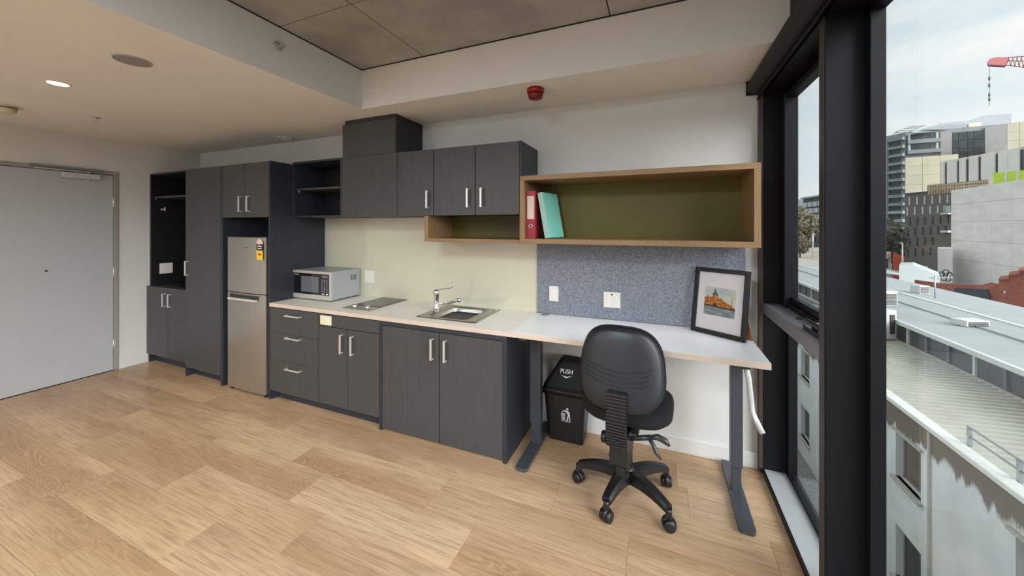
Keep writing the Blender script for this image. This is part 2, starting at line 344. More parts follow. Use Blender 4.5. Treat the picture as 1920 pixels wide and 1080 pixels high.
# ---- window wall
wr = struct('wall_right', (XW, 0, 0))
ZH = 2.30
m = MB()
m.box(XW + .003, XW + .17, YF, 2.72, ZH, ZS + .1)
m.box(XW + .003, XW + .17, 2.60, 2.75, 0, ZH)
m.box(XW + .003, XW + .17, YF, YF + .12, 0, ZH)
m.build('window_surround', blk, wr)
B('slim_trim', mat('dark_trim', srgb(70, 58, 50), .5, var=.05), wr, XW - .02, XW + .003, 2.603, 2.64, 0, ZC, .001)
B('sill_upstand', blk, wr, XW - .004, XW + .006, YF, 2.60, 0, .03)
m = MB(); m.box(XW + .006, .69, YF, 2.598, -.10, .03); m.build('window_sill', sillm, wr)
B('slab_edge', blk, wr, .69, .75, YF, 2.72, -.4, .02)
GX = .705
def window(n, y0, y1, transom):
    wn = struct('window_%d' % n, (XW, (y0 + y1) / 2, 0))
    f = MB(); t = .042
    f.box(.69, .735, y0, y0 + t, .03, ZH, .003); f.box(.69, .735, y1 - t, y1, .03, ZH, .003)
    f.box(.69, .735, y0, y1, ZH - .03, ZH, .003); f.box(.69, .735, y0, y1, .02, .048, .003)
    f.build('window_frame', blk, wn)
    if transom:
        B('transom_ledge', sillm if False else mat('ledge_metal', srgb(120, 120, 122), .4, .2, var=.03, scale=20), wn, XW, .695, y0, y1, .973, 1.036, .003)
        f = MB(); z0, z1 = 1.036, ZH - .03
        f.box(.655, .72, y1 - .105, y1 - .0, z0, z1, .003); f.box(.655, .72, y0, y0 + .075, z0, z1, .003)
        f.box(.67, .72, y0 + .075, y1 - .105, z0, z0 + .03, .003); f.box(.68, .72, y0 + .07, y1 - .10, z0 + .03, z0 + .062, .006)
        f.box(.67, .72, y0 + .075, y1 - .105, z1 - .035, z1, .003)
        f.build('sash_frame', blk, wn)
        B('window_pane', winglass, wn, GX, GX + .006, y0 + .07, y1 - .10, z0 + .06, z1 - .03)
        B('window_pane', winglass, wn, GX, GX + .006, y0 + .03, y1 - .03, .04, .98)
        wd = MB(); wd.box(.60, .665, 1.80, 2.03, 1.037, 1.052, .004); wd.box(.612, .655, 1.88, 1.98, 1.05, 1.078, .012)
        wd.tube([(.63, 1.93, 1.07), (.612, 2.02, 1.078), (.603, 2.10, 1.062)], .006)
        wd.build('chain_winder', mat('winder_black', srgb(28, 28, 30), .25, var=.05), wn)
        B('winder_cover', mat('winder_silver', srgb(190, 192, 195), .25, .6, var=.02), wn, .606, .65, 1.80, 1.87, 1.052, 1.062, .003)
    else:
        B('window_pane', winglass, wn, GX, GX + .006, y0 + .03, y1 - .03, .04, ZH - .02)
    return wn
window(1, 1.758, 2.60, True)
window(2, -.25, 1.712, False)
window(3, YF + .12, -.30, False)
for ya, yb in ((1.708, 1.760), (-.305, -.248)):
    p = struct('trim_%d' % (1 if ya > 0 else 2), (XW, ya, 0)); B('window_post', blk, p, XW, .70, ya, yb, .03, ZH, .003)
    B('post_face', mat('post_face', srgb(50, 46, 43), .5, var=.05), p, XW - .003, XW + .001, ya + .004, yb - .004, .03, ZH)
# roller blind
rb = thing('roller_blind', (.53, 0, 2.36), 'black roller blind rolled up on its tube above the windows', 'blind')
MB().cyl((.533, YF + .1, 2.355), (.533, 2.615, 2.355), .043, n=28).build('blind_roll', mat('blind_fabric', srgb(40, 38, 40), .8, var=.06, scale=60), rb)
MB().box(.49, .575, 2.612, 2.626, 2.31, 2.398, .004).build('bracket', blk, rb)
B('hem_bar', blk, rb, .548, .560, YF + .15, 2.60, 2.292, 2.312, .003)
MB().cyl((.556, 2.60, 2.285), (.556, 2.63, 2.285), .008, n=12).build('chain_guide', blk, rb)
# ================================================================== JOINERY
HM = nickel
def vhandle(parent, x, yf, z0, z1):
    m = MB(); d = .030
    m.box(x - .007, x + .007, yf - d, yf - d + .009, z0, z1, .001)
    m.box(x - .006, x + .006, yf - d + .004, yf, z0, z0 + .010); m.box(x - .006, x + .006, yf - d + .004, yf, z1 - .010, z1)
    return m.build('handle', HM, parent)
def hhandle(parent, x0, x1, yf, z):
    m = MB(); d = .030
    m.box(x0, x1, yf - d, yf - d + .008, z - .006, z + .006, .001)
    m.box(x0, x0 + .010, yf - d + .004, yf, z - .006, z + .006); m.box(x1 - .010, x1, yf - d + .004, yf, z - .006, z + .006)
    return m.build('handle', HM, parent)
g = .0022
def door(parent, x0, x1, yf, z0, z1, hx=None, hz=None, name='door', m=charcoal):
    d = B(name, m, parent, x0 + g, x1 - g, yf, yf + .018, z0 + g, z1 - g, .001)
    if hx is not None: vhandle(d, hx, yf, hz[0], hz[1])
    return d
F = 2.08
# left low cupboard
t = thing('low_cupboard', (-4.82, 2.38, 0), 'low two-door charcoal cupboard in the corner beside the entry door', 'cupboard')
m = MB(); m.box(-5.255, -5.238, 2.15, YB, 0, .845); m.box(-4.42, -4.403, 2.15, YB, 0, .845); m.box(-5.238, -4.42, 2.15, YB, .095, .11); m.box(-5.238, -4.42, 2.148, YB, .829, .846); m.box(-5.238, -4.42, 2.62, 2.638, .1, .83)
m.build('carcass', charcoal_h, t); B('kickboard', charcoal_h, t, -5.238, -4.42, 2.20, 2.216, 0, .095)
door(t, -5.25, -4.828, 2.13, .097, .847, -4.878, (.648, .786)); door(t, -4.826, -4.402, 2.13, .097, .847, -4.776, (.648, .786))
# open niche above
t = thing('open_wardrobe_niche', (-4.82, 2.38, .848), 'tall open black-lined niche standing on the low cupboard with one shelf', 'wardrobe')
m = MB(); m.box(-5.255, -5.238, 2.16, YB, .848, 2.085, .001); m.box(-4.42, -4.403, 2.16, YB, .848, 2.085, .001); m.box(-5.238, -4.42, 2.16, YB, 2.068, 2.085); m.build('carcass', charcoal_h, t)
B('back_panel', darkin, t, -5.238, -4.42, 2.62, 2.638, .848, 2.068); B('base_board', darkin, t, -5.238, -4.42, 2.16, 2.62, .848, .856)
B('side_lining', darkin, t, -5.238, -5.234, 2.165, 2.62, .856, 2.068)
B('shelf', charcoal, t, -5.233, -4.421, 2.19, 2.62, 1.815, 1.833, .001)
MB().cyl((-5.233, 2.20, 1.806), (-5.222, 2.20, 1.806), .005, n=10).build('shelf_pin', nickel, t)
t = thing('coat_hook', (-5.23, 2.28, 1.71), 'small steel coat hook in the dark open niche', 'hook')
m = MB(); m.cyl((-5.2335, 2.255, 1.692), (-5.228, 2.255, 1.692), .012, n=16); m.cyl((-5.228, 2.255, 1.692), (-5.185, 2.262, 1.695), .006, n=12); m.build('hook_post', nickel, t)
MB().cyl((-5.185, 2.262, 1.672), (-5.185, 2.262, 1.720), .006, n=12).build('hook_end', nickel, t)
# wall plates
def plate(name, label, cat, org, right, up, w_, h_, gangs, group=None, m=white_p, pins=True):
    t = thing(name, org, label, cat, group); r = Vector(right); u = Vector(up); n = r.cross(u)
    def bx(nm, cx, cz, ww, hh, d0, d1, mm, bev=.001, par=t):
        b_ = MB(); o_ = Vector(org) + r * cx + u * cz
        b_.box(-ww / 2, ww / 2, -hh / 2, hh / 2, d0, d1, bev)
        M = Matrix((r, u, n)).transposed()
        for v in b_.b.verts: v.co = o_ + M @ v.co
        return b_.build(nm, mm, par)
    p = bx('face_plate', 0, 0, w_, h_, 0, .009, m, .003)
    for (cx, cz, typ) in gangs:
        if typ == 'switch': bx('rocker_switch', cx, cz, .012, .022, .009, .012, mat('switch_white', srgb(238, 236, 230), .3, var=.01))
        elif typ == 'socket':
            k = mat('socket_slot', srgb(60, 58, 56), .6, var=.05)
            s_ = bx('socket', cx, cz, .030, .030, .009, .0098, mat('switch_white', srgb(238, 236, 230)))
            for dx in (-.007, .007): bx('pin_slot', cx + dx, cz + .004, .002, .009, .0098, .0104, k, 0, s_)
            bx('pin_slot', cx, cz - .008, .002, .008, .0098, .0104, k, 0, s_)
        elif typ == 'jack': bx('data_jack', cx, cz, .013, .011, .009, .0105, mat('socket_slot', srgb(60, 58, 56)), 0)
    return t
plate('power_outlet', 'white double power outlet low in the dark open niche', 'outlet', (-5.2335, 2.292, 1.022), (0, 1, 0), (0, 0, 1), .118, .118, [(-.03, .0, 'socket'), (.03, .0, 'socket'), (-.015, .035, 'switch'), (.015, .035, 'switch')])
# pantry
t = thing('pantry_cupboard', (-4.11, 2.36, 0), 'tall full-height charcoal cupboard with a single door left of the fridge', 'cupboard')
m = MB(); m.box(-4.400, -4.384, F + .02, YB, 0, 2.07, .001); m.box(-3.828, -3.812, F, YB, 0, 2.07, .001); m.box(-3.812, -3.796, F, YB, 0, 2.07, .001)
m.box(-4.384, -3.828, F + .02, YB, 2.052, 2.07); m.box(-4.384, -3.828, F + .02, YB, .09, .106); m.box(-4.384, -3.828, 2.62, 2.638, .1, 2.05); m.box(-4.400, -4.384, F, F + .02, 0, .09)
m.build('carcass', charcoal_h, t); B('kickboard', charcoal_h, t, -4.384, -3.828, F + .07, F + .086, 0, .09)
door(t, -4.400, -3.829, F - .0, .09, 2.071, -4.315 - .04, (1.012, 1.156))
# fridge bay
t = thing('overhead_cupboard', (-3.47, 2.36, 1.58), 'two-door charcoal overhead cupboard above the steel fridge', 'cupboard')
m = MB(); m.box(-3.794, -3.150, F + .02, YB, 1.582, 1.598); m.box(-3.794, -3.150, F + .02, YB, 2.054, 2.07); m.box(-3.794, -3.150, 2.62, 2.638, 1.598, 2.054); m.build('carcass', darkin, t)
door(t, -3.794, -3.473, F, 1.58, 2.071, -3.518, (1.632, 1.772)); door(t, -3.471, -3.150, F, 1.58, 2.071, -3.408, (1.632, 1.772))
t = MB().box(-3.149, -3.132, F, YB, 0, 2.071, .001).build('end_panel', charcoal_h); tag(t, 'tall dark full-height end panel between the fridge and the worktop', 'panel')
# fridge
t = thing('fridge', (-3.44, 2.33, 0), 'tall narrow stainless steel fridge freezer standing in the bay between tall cupboards', 'fridge')
fx0, fx1 = -3.715, -3.178
B('fridge_body', mat('fridge_side', srgb(46, 45, 46), .5, var=.05), t, fx0 + .006, fx1 - .004, 2.125, 2.61, .03, 1.395, .004)
def curved(x0, x1, z0, z1, yb, y0, bulge):
    m = MB(); n = 12; pts = []
    for i in range(n + 1):
        u = i / n; pts.append((x0 + (x1 - x0) * u, y0 - bulge * (1 - (2 * u - 1) ** 2), z0))
    pts += [(x1, yb, z0), (x0, yb, z0)]; m.poly(pts, (0, 0, z1 - z0)); return m
ud = curved(fx0, fx1, .905, 1.402, 2.12, 2.078, .014).build('freezer_door', fridge_m, t)
ld = curved(fx0, fx1, .028, .897, 2.12, 2.078, .014).build('fridge_door', fridge_m, t)
B('handle_recess', mat('recess_dark', srgb(60, 58, 54), .4, .5, var=.03), ld, fx0 + .06, fx1 - .09, 2.0600, 2.075, .852, .884, .002)
B('handle_lip', mat('handle_silver', srgb(224, 222, 218), .3, .4, var=.02), ld, fx0 + .06, fx1 - .09, 2.040, 2.066, .836, .854, .003)
B('badge', mat('badge_grey', srgb(130, 128, 124), .3, .6, var=.02), ud, -3.47, -3.40, 2.0632, 2.066, 1.305, 1.315)
B('hinge_cover', blkp, t, fx1 - .05, fx1 - .002, 2.08, 2.14, .896, .906, .001); B('hinge_cover', blkp, t, fx1 - .06, fx1 - .002, 2.09, 2.14, 1.396, 1.410, .002)
for xx in (fx0 + .04, fx1 - .03): MB().cyl((xx, 2.10, 0), (xx, 2.10, .03), .016, n=14).build('foot', blkp, t)
# energy label
sx0, sx1, sy = -3.290, -3.205, 2.066
e = thing('energy_label', ((sx0 + sx1) / 2, 2.068, 1.26), 'energy rating sticker, white arc over black and yellow, on the freezer door', 'sticker')
def ylev(x): u = (x - fx0) / (fx1 - fx0); return 2.078 - .014 * (1 - (2 * u - 1) ** 2)
sy = min(ylev(sx0), ylev(sx1)) - .0006
m = MB(); cx = (sx0 + sx1) / 2; rr = (sx1 - sx0) / 2
m.poly([(sx0, sy, 1.345)] + [(cx - rr * math.cos(math.pi * i / 14), sy, 1.345 + rr * math.sin(math.pi * i / 14)) for i in range(1, 14)] + [(sx1, sy, 1.345)], (0, -.0004, 0)); m.build('label_arc', mat('label_white', srgb(225, 215, 200), .5, var=.01), e)
B('label_band', mat('label_black', srgb(25, 25, 25), .5, var=.01), e, sx0, sx1, sy - .0004, sy, 1.288, 1.345)
B('label_panel', mat('label_yellow', srgb(228, 196, 50), .5, var=.02), e, sx0, sx1, sy - .0004, sy, 1.205, 1.288)
m = MB(); redl = mat('label_red', srgb(190, 40, 30), .5, var=.02)
m.lathe((cx - .006, sy - .0004, 1.352), [(.017, 0), (.017, .0004)], 20, (0, -1, 0)); m.build('label_dial', redl, e)
m = MB(); m.lathe((cx - .006, sy - .0008, 1.352), [(.012, 0), (.012, .0003)], 20, (0, -1, 0)); m.box(cx + .016, cx + .020, sy - .0008, sy - .0003, 1.352, 1.368); m.build('label_dial_centre', MATS['label_white'], e)
B('label_stars', redl, e, cx - .022, cx + .022, sy - .0008, sy - .0003, 1.245, 1.262)
for i, ww in enumerate((.06, .05)): B('label_text_bar', MATS['label_white'], e, cx - ww / 2, cx + ww / 2, sy - .0008, sy - .0003, 1.322 - i * .02, 1.330 - i * .02)
# drawer unit
t = thing('drawer_unit', (-2.84, 2.36, 0), 'charcoal base unit with three drawers left of the cupboards under the worktop', 'drawers')
m = MB(); m.box(-3.131, -3.116, F + .02, YB, 0, .805); m.box(-2.563, -2.548, F + .02, YB, .085, .805); m.box(-3.116, -2.563, F + .02, YB, .085, .1); m.box(-3.116, -2.563, 2.62, 2.638, .1, .8); m.build('carcass', charcoal_h, t)
B('kickboard', charcoal_h, t, -3.116, -2.549, F + .06, F + .075, 0, .083)
for z0, z1, hz in ((.588, .800, .751), (.357, .586, .564), (.083, .355, .303)):
    d = B('drawer', charcoal, t, -3.131 + g, -2.548 - g, F, F + .018, z0, z1, .001); hhandle(d, -2.912, -2.742, F, hz)
# hob cupboard
t = thing('hob_cupboard', (-2.235, 2.36, 0), 'two-door charcoal base cupboard under the cooktop, with a fixed top rail', 'cupboard')
m = MB(); m.box(-2.546, -2.532, F + .02, YB, .085, .805); m.box(-1.936, -1.922, F + .02, YB, .085, .805); m.box(-2.532, -1.936, F + .02, YB, .085, .1); m.box(-2.532, -1.936, 2.62, 2.638, .1, .8); m.build('carcass', charcoal_h, t)
B('top_rail', charcoal, t, -2.545, -1.923, F, F + .018, .706, .800, .001); B('kickboard', charcoal_h, t, -2.546, -1.922, F + .06, F + .075, 0, .083)
door(t, -2.546, -2.236, F, .083, .704, -2.286, (.516, .662)); door(t, -2.234, -1.922, F, .083, .704, -2.177, (.516, .662))
plate('power_outlet', 'small cream switch plate on the cupboard rail under the worktop', 'outlet', (-2.458, F, .7535), (1, 0, 0), (0, 0, 1), .118, .074, [(.03, 0, 'switch')], m=mat('cream_plastic', srgb(226, 218, 190), .4, var=.01))
# sink cupboard
t = thing('sink_cupboard', (-1.41, 2.36, 0), 'large two-door charcoal cupboard under the sink, framed and reaching the floor', 'cupboard')
m = MB(); m.box(-1.920, -1.898, F, YB, 0, .806, .001); m.box(-.921, -.897, F, YB, 0, .806, .001); m.box(-1.898, -.921, F, F + .018, .775, .806); m.box(-1.898, -.921, F + .03, YB, .785, .806) ; m.box(-1.898, -.921, F + .02, YB, .02, .035); m.box(-1.898, -.921, 2.62, 2.638, .03, .78)
m.build('carcass', charcoal_h, t); B('kickboard', charcoal_h, t, -1.898, -.921, F + .03, F + .045, 0, .02)
door(t, -1.897, -1.401, F + .003, .016, .772, -1.452, (.583, .728)); door(t, -1.399, -.922, F + .003, .016, .772, -1.346, (.583, .728))
# worktop
SX0, SX1, SY0, SY1 = -1.66, -1.166, 2.165, 2.60
bx0, bx1, by0, by1 = -1.568, -1.262, 2.205, 2.555
t = thing('worktop', (-2, 2.36, .808), 'long white kitchen worktop with beige front edge over the base cupboards', 'worktop')
m = MB(); x0, x1, y0, y1 = -3.128, -.869, 2.073, YB
m.box(x0, bx0 - .01, y0 + .0015, y1, .808, .838); m.box(bx1 + .01, x1, y0 + .0015, y1, .808, .838); m.box(bx0 - .01, bx1 + .01, y0 + .0015, by0 - .01, .808, .838); m.box(bx0 - .01, bx1 + .01, by1 + .01, y1, .808, .838)
m.build('top_board', worktop_m, t); B('edge_strip', edge_m, t, x0, x1, y0, y0 + .0014, .808, .838)
# desk
t = thing('desk', (-.19, 2.35, 0), 'white height-adjustable desk on charcoal steel legs with a crank by the window', 'desk')
B('desk_top', desk_m, t, -.867, .494, 2.0795, 2.622, .806, .838, .001); B('edge_strip', edge_m, t, -.867, .494, 2.078, 2.0794, .8065, .8375)
MB().lathe((-.798, 2.585, .838), [(.032, 0), (.032, .003), (.026, .004)], 24).build('cable_grommet', mat('grommet_grey', srgb(150, 148, 145), .5, var=.02), t)
for xa, xb in ((-.825, -.750), (.362, .420)):
    lg = MB().box(xa, xb, 2.315, 2.375, .16, .79, .003).build('leg', deskleg, t)
    B('inner_tube', deskleg, lg, xa + .006, xb - .006, 2.322, 2.368, .02, .17, .002)
    m = MB(); w_ = .037; xc = (xa + xb) / 2
    m.poly([(xc - w_, 2.06, .006), (xc - w_ + .01, 2.045, .006), (xc + w_ - .01, 2.045, .006), (xc + w_, 2.06, .006), (xc + w_, 2.61, .006), (xc - w_, 2.61, .006)], (0, 0, .020)); m.build('foot', deskleg, t)
    for yy in (2.07, 2.59): MB().cyl((xc, yy, 0), (xc, yy, .007), .014, n=12).build('foot_pad', blkp, t)
B('cross_beam', deskleg, t, -.75, .362, 2.32, 2.37, .74, .79, .002)
for xa in (-.83, .367): B('top_bracket', deskleg, t, xa, xa + .05, 2.12, 2.58, .78, .806, .001)
B('gear_box', blkp, t, .42, .47, 2.22, 2.33, .755, .806, .003)
m = MB(); m.tube([(.412, 2.20, .775), (.414, 2.19, .745), (.420, 2.185, .72), (.432, 2.19, .60), (.437, 2.19, .545), (.447, 2.17, .518), (.470, 2.13, .468)], .0135, 12)
m.build('crank_handle', mat('crank_white', srgb(205, 208, 208), .25, .3, var=.02), t)
# upper cupboards
U = 2.287
t = thing('open_shelf_unit', (-2.82, 2.46, 1.58), 'open dark wall unit with one shelf, between the end panel and range hood cupboard', 'shelf')
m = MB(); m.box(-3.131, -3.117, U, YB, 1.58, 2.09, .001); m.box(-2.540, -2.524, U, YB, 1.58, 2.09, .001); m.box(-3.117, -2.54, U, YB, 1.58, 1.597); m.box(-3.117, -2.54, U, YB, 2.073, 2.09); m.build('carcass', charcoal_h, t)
B('back_panel', darkin, t, -3.117, -2.54, 2.62, 2.638, 1.597, 2.073); B('shelf', charcoal, t, -3.116, -2.541, U + .03, 2.62, 1.832, 1.85, .001)
MB().cyl((-3.116, U + .05, 1.822), (-3.104, U + .05, 1.822), .006, n=10).build('shelf_pin', nickel, t)
MB().cyl((-2.72, 2.62, 1.79), (-2.72, 2.612, 1.79), .006, n=10).build('shelf_pin', nickel, t)
t = thing('range_hood_cupboard', (-2.23, 2.46, 1.58), 'plain handleless charcoal wall cupboard over the cooktop', 'cupboard')
B('carcass', charcoal_h, t, -2.522, -1.932, U + .019, YB, 1.582, 2.086); B('door', charcoal, t, -2.521, -1.933, U, U + .018, 1.581, 2.087, .001)
t = thing('duct_box', (-2.22, 2.46, 2.088), 'dark boxed duct cover rising from the hood cupboard to the ceiling', 'cupboard')
B('front_panel', charcoal, t, -2.512, -1.948, U, U + .018, 2.0885, 2.362, .001); B('side_box', charcoal_h, t, -2.508, -1.948, U + .018, YB, 2.0885, 2.362, .001); B('scribe_strip', charcoal_h, t, -2.488, -1.95, U + .004, YB, 2.362, 2.3985)
t = thing('wall_cupboard', (-1.76, 2.46, 1.58), 'narrow single-door charcoal wall cupboard right of the hood cupboard', 'cupboard')
B('carcass', charcoal_h, t, -1.930, -1.588, U + .019, YB, 1.582, 2.086); door(t, -1.930, -1.588, U, 1.58, 2.087, -1.634, (1.638, 1.772))
t = thing('wall_cupboard', (-1.23, 2.46, 1.58), 'two-door charcoal wall cupboard beside the oak shelf', 'cupboard')
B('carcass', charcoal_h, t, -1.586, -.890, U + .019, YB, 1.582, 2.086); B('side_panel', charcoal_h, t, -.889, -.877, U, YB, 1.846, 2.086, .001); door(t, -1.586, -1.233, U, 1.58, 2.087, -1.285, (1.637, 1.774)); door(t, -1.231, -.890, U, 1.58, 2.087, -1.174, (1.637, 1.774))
# oak shelves
T = .032
t = thing('oak_shelf_box', (-.19, 2.46, 1.384), 'long open oak wall shelf box with olive green back above the desk', 'shelf')
B('top_board', oak, t, -.887, .497, U - .003, YB, 1.843 - T, 1.843, .001); B('bottom_board', oak, t, -.887, .497, U - .003, YB, 1.384, 1.384 + T, .001)
B('side_board', oakz, t, -.887, -.887 + T, U - .003, YB, 1.384 + T, 1.843 - T, .001); B('side_board', oakz, t, .497 - T, .497, U - .003, YB, 1.384 + T, 1.843 - T, .001)
B('back_panel', olive, t, -.855, .465, 2.628, 2.639, 1.416, 1.811)
t = thing('small_oak_shelf', (-1.27, 2.46, 1.384), 'small low open oak shelf under the charcoal wall cupboards', 'shelf')
B('bottom_board', oak, t, -1.668, -.8885, U - .003, YB, 1.384, 1.384 + T - .006, .001); B('side_board', oakz, t, -1.668, -1.668 + T, U - .003, YB, 1.384 + T - .006, 1.579, .001); B('back_panel', olive, t, -1.636, -.8885, 2.628, 2.639, 1.41, 1.579)
# splashback, felt
t = MB().poly([(-3.131, 2.633, .8385), (-.879, 2.633, .8385), (-.879, 2.633, 1.383), (-1.669, 2.633, 1.383), (-1.669, 2.633, 1.579), (-3.131, 2.633, 1.579)], (0, .0065, 0)).build('splashback', splash); tag(t, 'glossy cream glass splashback behind the worktop', 'splashback')
t = MB().box(-.877, .489, 2.624, YB, .839, 1.3835, .002).build('pinboard', felt); tag(t, 'grey felt pinboard on the wall behind the desk', 'pinboard')
plate('power_outlet', 'white power outlet on the cream splashback right of the microwave', 'outlet', (-2.546, 2.6328, 1.025), (1, 0, 0), (0, 0, 1), .118, .118, [(-.028, -.01, 'socket'), (.028, -.01, 'socket'), (-.028, .035, 'switch'), (.028, .035, 'switch')])
plate('light_switch', 'narrow white switch plate on the left of the grey felt board', 'switch', (-.742, 2.624, .994), (1, 0, 0), (0, 0, 1), .072, .114, [(0, .015, 'switch'), (0, -.02, 'switch')])
plate('power_outlet', 'square white power and data plate in the middle of the grey felt board', 'outlet', (-.318, 2.624, .980), (1, 0, 0), (0, 0, 1), .116, .110, [(-.028, -.022, 'socket'), (.028, -.022, 'socket'), (-.028, .02, 'switch'), (.028, .02, 'switch'), (0, .038, 'jack')])
# ================================================================== APPLIANCES
t = thing('cooktop', (-2.24, 2.42, .838), 'slim two-zone black glass cooktop with steel surround and two chrome knobs', 'cooktop')
MB().box(-2.385, -2.100, 2.172, 2.625, .8385, .844, .002).build('steel_rim', steel, t); MB().box(-2.375, -2.11, 2.285, 2.61, .844, .8465, .001).build('glass_plate', mat('ceramic_glass', srgb(52, 48, 44), .12, var=.05, scale=20), t)
for yy, r in ((2.37, .07), (2.53, .058)):
    MB().lathe((-2.243, yy, .8465), [(r, 0), (r, .0004), (r - .004, .0004), (r - .004, .0001)], 32).build('heating_ring', mat('ring_grey', srgb(120, 115, 108), .3, var=.02), t)
for xx in (-2.31, -2.175):
    MB().lathe((xx, 2.225, .844), [(.020, 0), (.020, .004), (.017, .018), (.015, .020)], 24).build('knob', chrome, t)
t = thing('sink', (-1.41, 2.38, .838), 'stainless steel single bowl sink set into the white worktop', 'sink')
def rr_ring(x0, x1, y0, y1, z, r, n=6):
    pts = []
    for cx_, cy_, a0 in ((x1 - r, y1 - r, 0), (x0 + r, y1 - r, 90), (x0 + r, y0 + r, 180), (x1 - r, y0 + r, 270)):
        for i in range(n + 1):
            a = R(a0 + 90 * i / n); pts.append((cx_ + r * math.cos(a), cy_ + r * math.sin(a), z))
    return pts
m = MB(); m.loft([rr_ring(SX0, SX1, SY0, SY1, .8385, .015), rr_ring(SX0 + .002, SX1 - .002, SY0 + .002, SY1 - .002, .842, .014), rr_ring(bx0, bx1, by0, by1, .841, .05), rr_ring(bx0 + .004, bx1 - .004, by0 + .004, by1 - .004, .83, .048), rr_ring(bx0 + .012, bx1 - .012, by0 + .012, by1 - .012, .70, .045), rr_ring(bx0 + .04, bx1 - .04, by0 + .04, by1 - .04, .685, .035)], smooth=True, cap=False)
m.b.faces.new([v for v in list(m.b.verts)[-28:]])
m.build('bowl', steel, t)
MB().lathe(((bx0 + bx1) / 2, (by0 + by1) / 2 + .05, .6855), [(.035, 0), (.035, .002), (.022, .003), (.02, .001)], 24).build('drain', chrome, t)
MB().lathe((-1.195, 2.565, .842), [(.016, 0), (.016, .003), (.012, .005)], 18).build('overflow_cap', chrome, t)
t = thing('tap', (-1.612, 2.36, .842), 'chrome mixer tap with a long looped lever on the left rim of the sink', 'tap')
tx, ty = -1.612, 2.36
MB().lathe((tx, ty, .842), [(.026, 0), (.026, .006), (.021, .010), (.021, .125), (.024, .128), (.024, .15), (.020, .163), (.008, .168)], 24).build('tap_body', chrome, t)
sp = MB().tube([(tx + .015, ty, .895), (tx + .09, ty, .910), (tx + .17, ty, .931), (tx + .198, ty - .002, .945)], .009, 14).build('spout', chrome, t)
MB().lathe((tx + .205, ty - .002, .958), [(.012, 0), (.012, -.026), (.009, -.028)], 18, (0, 0, 1)).build('aerator', chrome, sp)
MB().tube([(tx + .008, ty, 1.000), (tx + .06, ty, 1.018), (tx + .12, ty, 1.026), (tx + .145, ty, 1.040), (tx + .152, ty, 1.058), (tx + .145, ty, 1.072)], .0045, 10, rs=[.008, .005, .0045, .0045, .0045, .005]).build('lever', chrome, t)
# microwave
t = thing('microwave', (-2.92, 2.49, .838), 'silver microwave oven with black glass front at the left end of the worktop', 'microwave')
mx0, mx1, my0, my1, mz0, mz1 = -3.126, -2.652, 2.287, 2.620, .850, 1.101
silver = mat('microwave_silver', srgb(196, 194, 188), .35, .35, var=.02); B('casing', mat('microwave_casing', srgb(168, 172, 176), .4, .25, var=.02), t, mx0, mx1, my0 + .02, my1, mz0, mz1, .006)
B('front_frame', silver, t, mx0, mx1, my0, my0 + .02, mz0, mz1, .003)
dr = B('door_glass', blackgl, t, mx0 + .010, mx0 + .352, my0 - .004, my0, mz0 + .043, mz1 - .022, .001)
B('door_window', greygl, dr, mx0 + .115, mx0 + .335, my0 - .0055, my0 - .004, mz0 + .062, mz1 - .048, .0005)
B('logo', silver, dr, mx0 + .022, mx0 + .085, my0 - .005, my0 - .004, mz1 - .040, mz1 - .033)
cp = B('control_panel', mat('control_black', srgb(36, 36, 42), .15, var=.03), t, mx0 + .354, mx1 - .018, my0 - .004, my0, mz0 + .043, mz1 - .022, .001)
B('display', mat('display_grey', srgb(120, 110, 118), .2, var=.02), cp, mx0 + .375, mx1 - .030, my0 - .0052, my0 - .004, mz1 - .052, mz1 - .035)
for i in range(3):
    for j in range(7): B('button', mat('button_grey', srgb(112, 112, 118), .4, var=.02), cp, mx0 + .366 + i * .030, mx0 + .384 + i * .030, my0 - .0052, my0 - .004, mz0 + .072 + j * .017, mz0 + .081 + j * .017)
B('open_button', silver, t, mx0 + .375, mx0 + .405, my0 - .006, my0 - .004, mz0 + .050, mz0 + .062, .001); B('start_button', white_p, t, mx0 + .425, mx0 + .45, my0 - .006, my0 - .004, mz0 + .050, mz0 + .062, .001)
for i in range(7): B('vent_slot', MATS['socket_slot'], t, mx1 - .0005, mx1 + .0008, my0 + .22 + i * .010, my0 + .224 + i * .010, mz0 + .15, mz0 + .20)
for xx in (mx0 + .04, mx1 - .04):
    for yy in (my0 + .04, my1 - .04): MB().cyl((xx, yy, .8382), (xx, yy, .851), .012, n=14).build('foot', blkp, t)
# ================================================================== BINDERS
t = thing('lever_arch_file', (-.826, 2.45, 1.416), 'dark red lever arch file with a white spine label standing upright on the oak shelf', 'binder')
rd = mat('red_file', srgb(150, 28, 44), .4, var=.04)
xa, xb = -.853, -.787
m = MB(); m.box(xa, xb, 2.32, 2.3225, 1.4165, 1.742, .0008); m.box(xa, xa + .0025, 2.3225, 2.60, 1.4165, 1.742); m.box(xb - .0025, xb, 2.3225, 2.60, 1.4165, 1.742); m.build('cover', rd, t)
B('spine_label', mat('label_paper', srgb(214, 200, 188), .7, var=.02), t, xa + .008, xb - .009, 2.3192, 2.320, 1.55, 1.708)
MB().lathe(((xa + xb) / 2 - .001, 2.320, 1.502), [(.014, 0), (.014, .0015), (.0095, .0018), (.009, .0005)], 24, (0, -1, 0)).build('finger_ring', chrome, t)
MB().lathe(((xa + xb) / 2 - .001, 2.3196, 1.502), [(.009, 0), (.009, .0008)], 20, (0, -1, 0)).build('finger_hole', blkp, t)
B('paper_block', mat('paper', srgb(200, 195, 185), .8, var=.02), t, xa + .006, xb - .006, 2.34, 2.59, 1.425, 1.73)
t = thing('leaning_binder', (-.70, 2.45, 1.416), 'pale turquoise ring binder leaning left on the oak shelf beside the red file', 'binder')
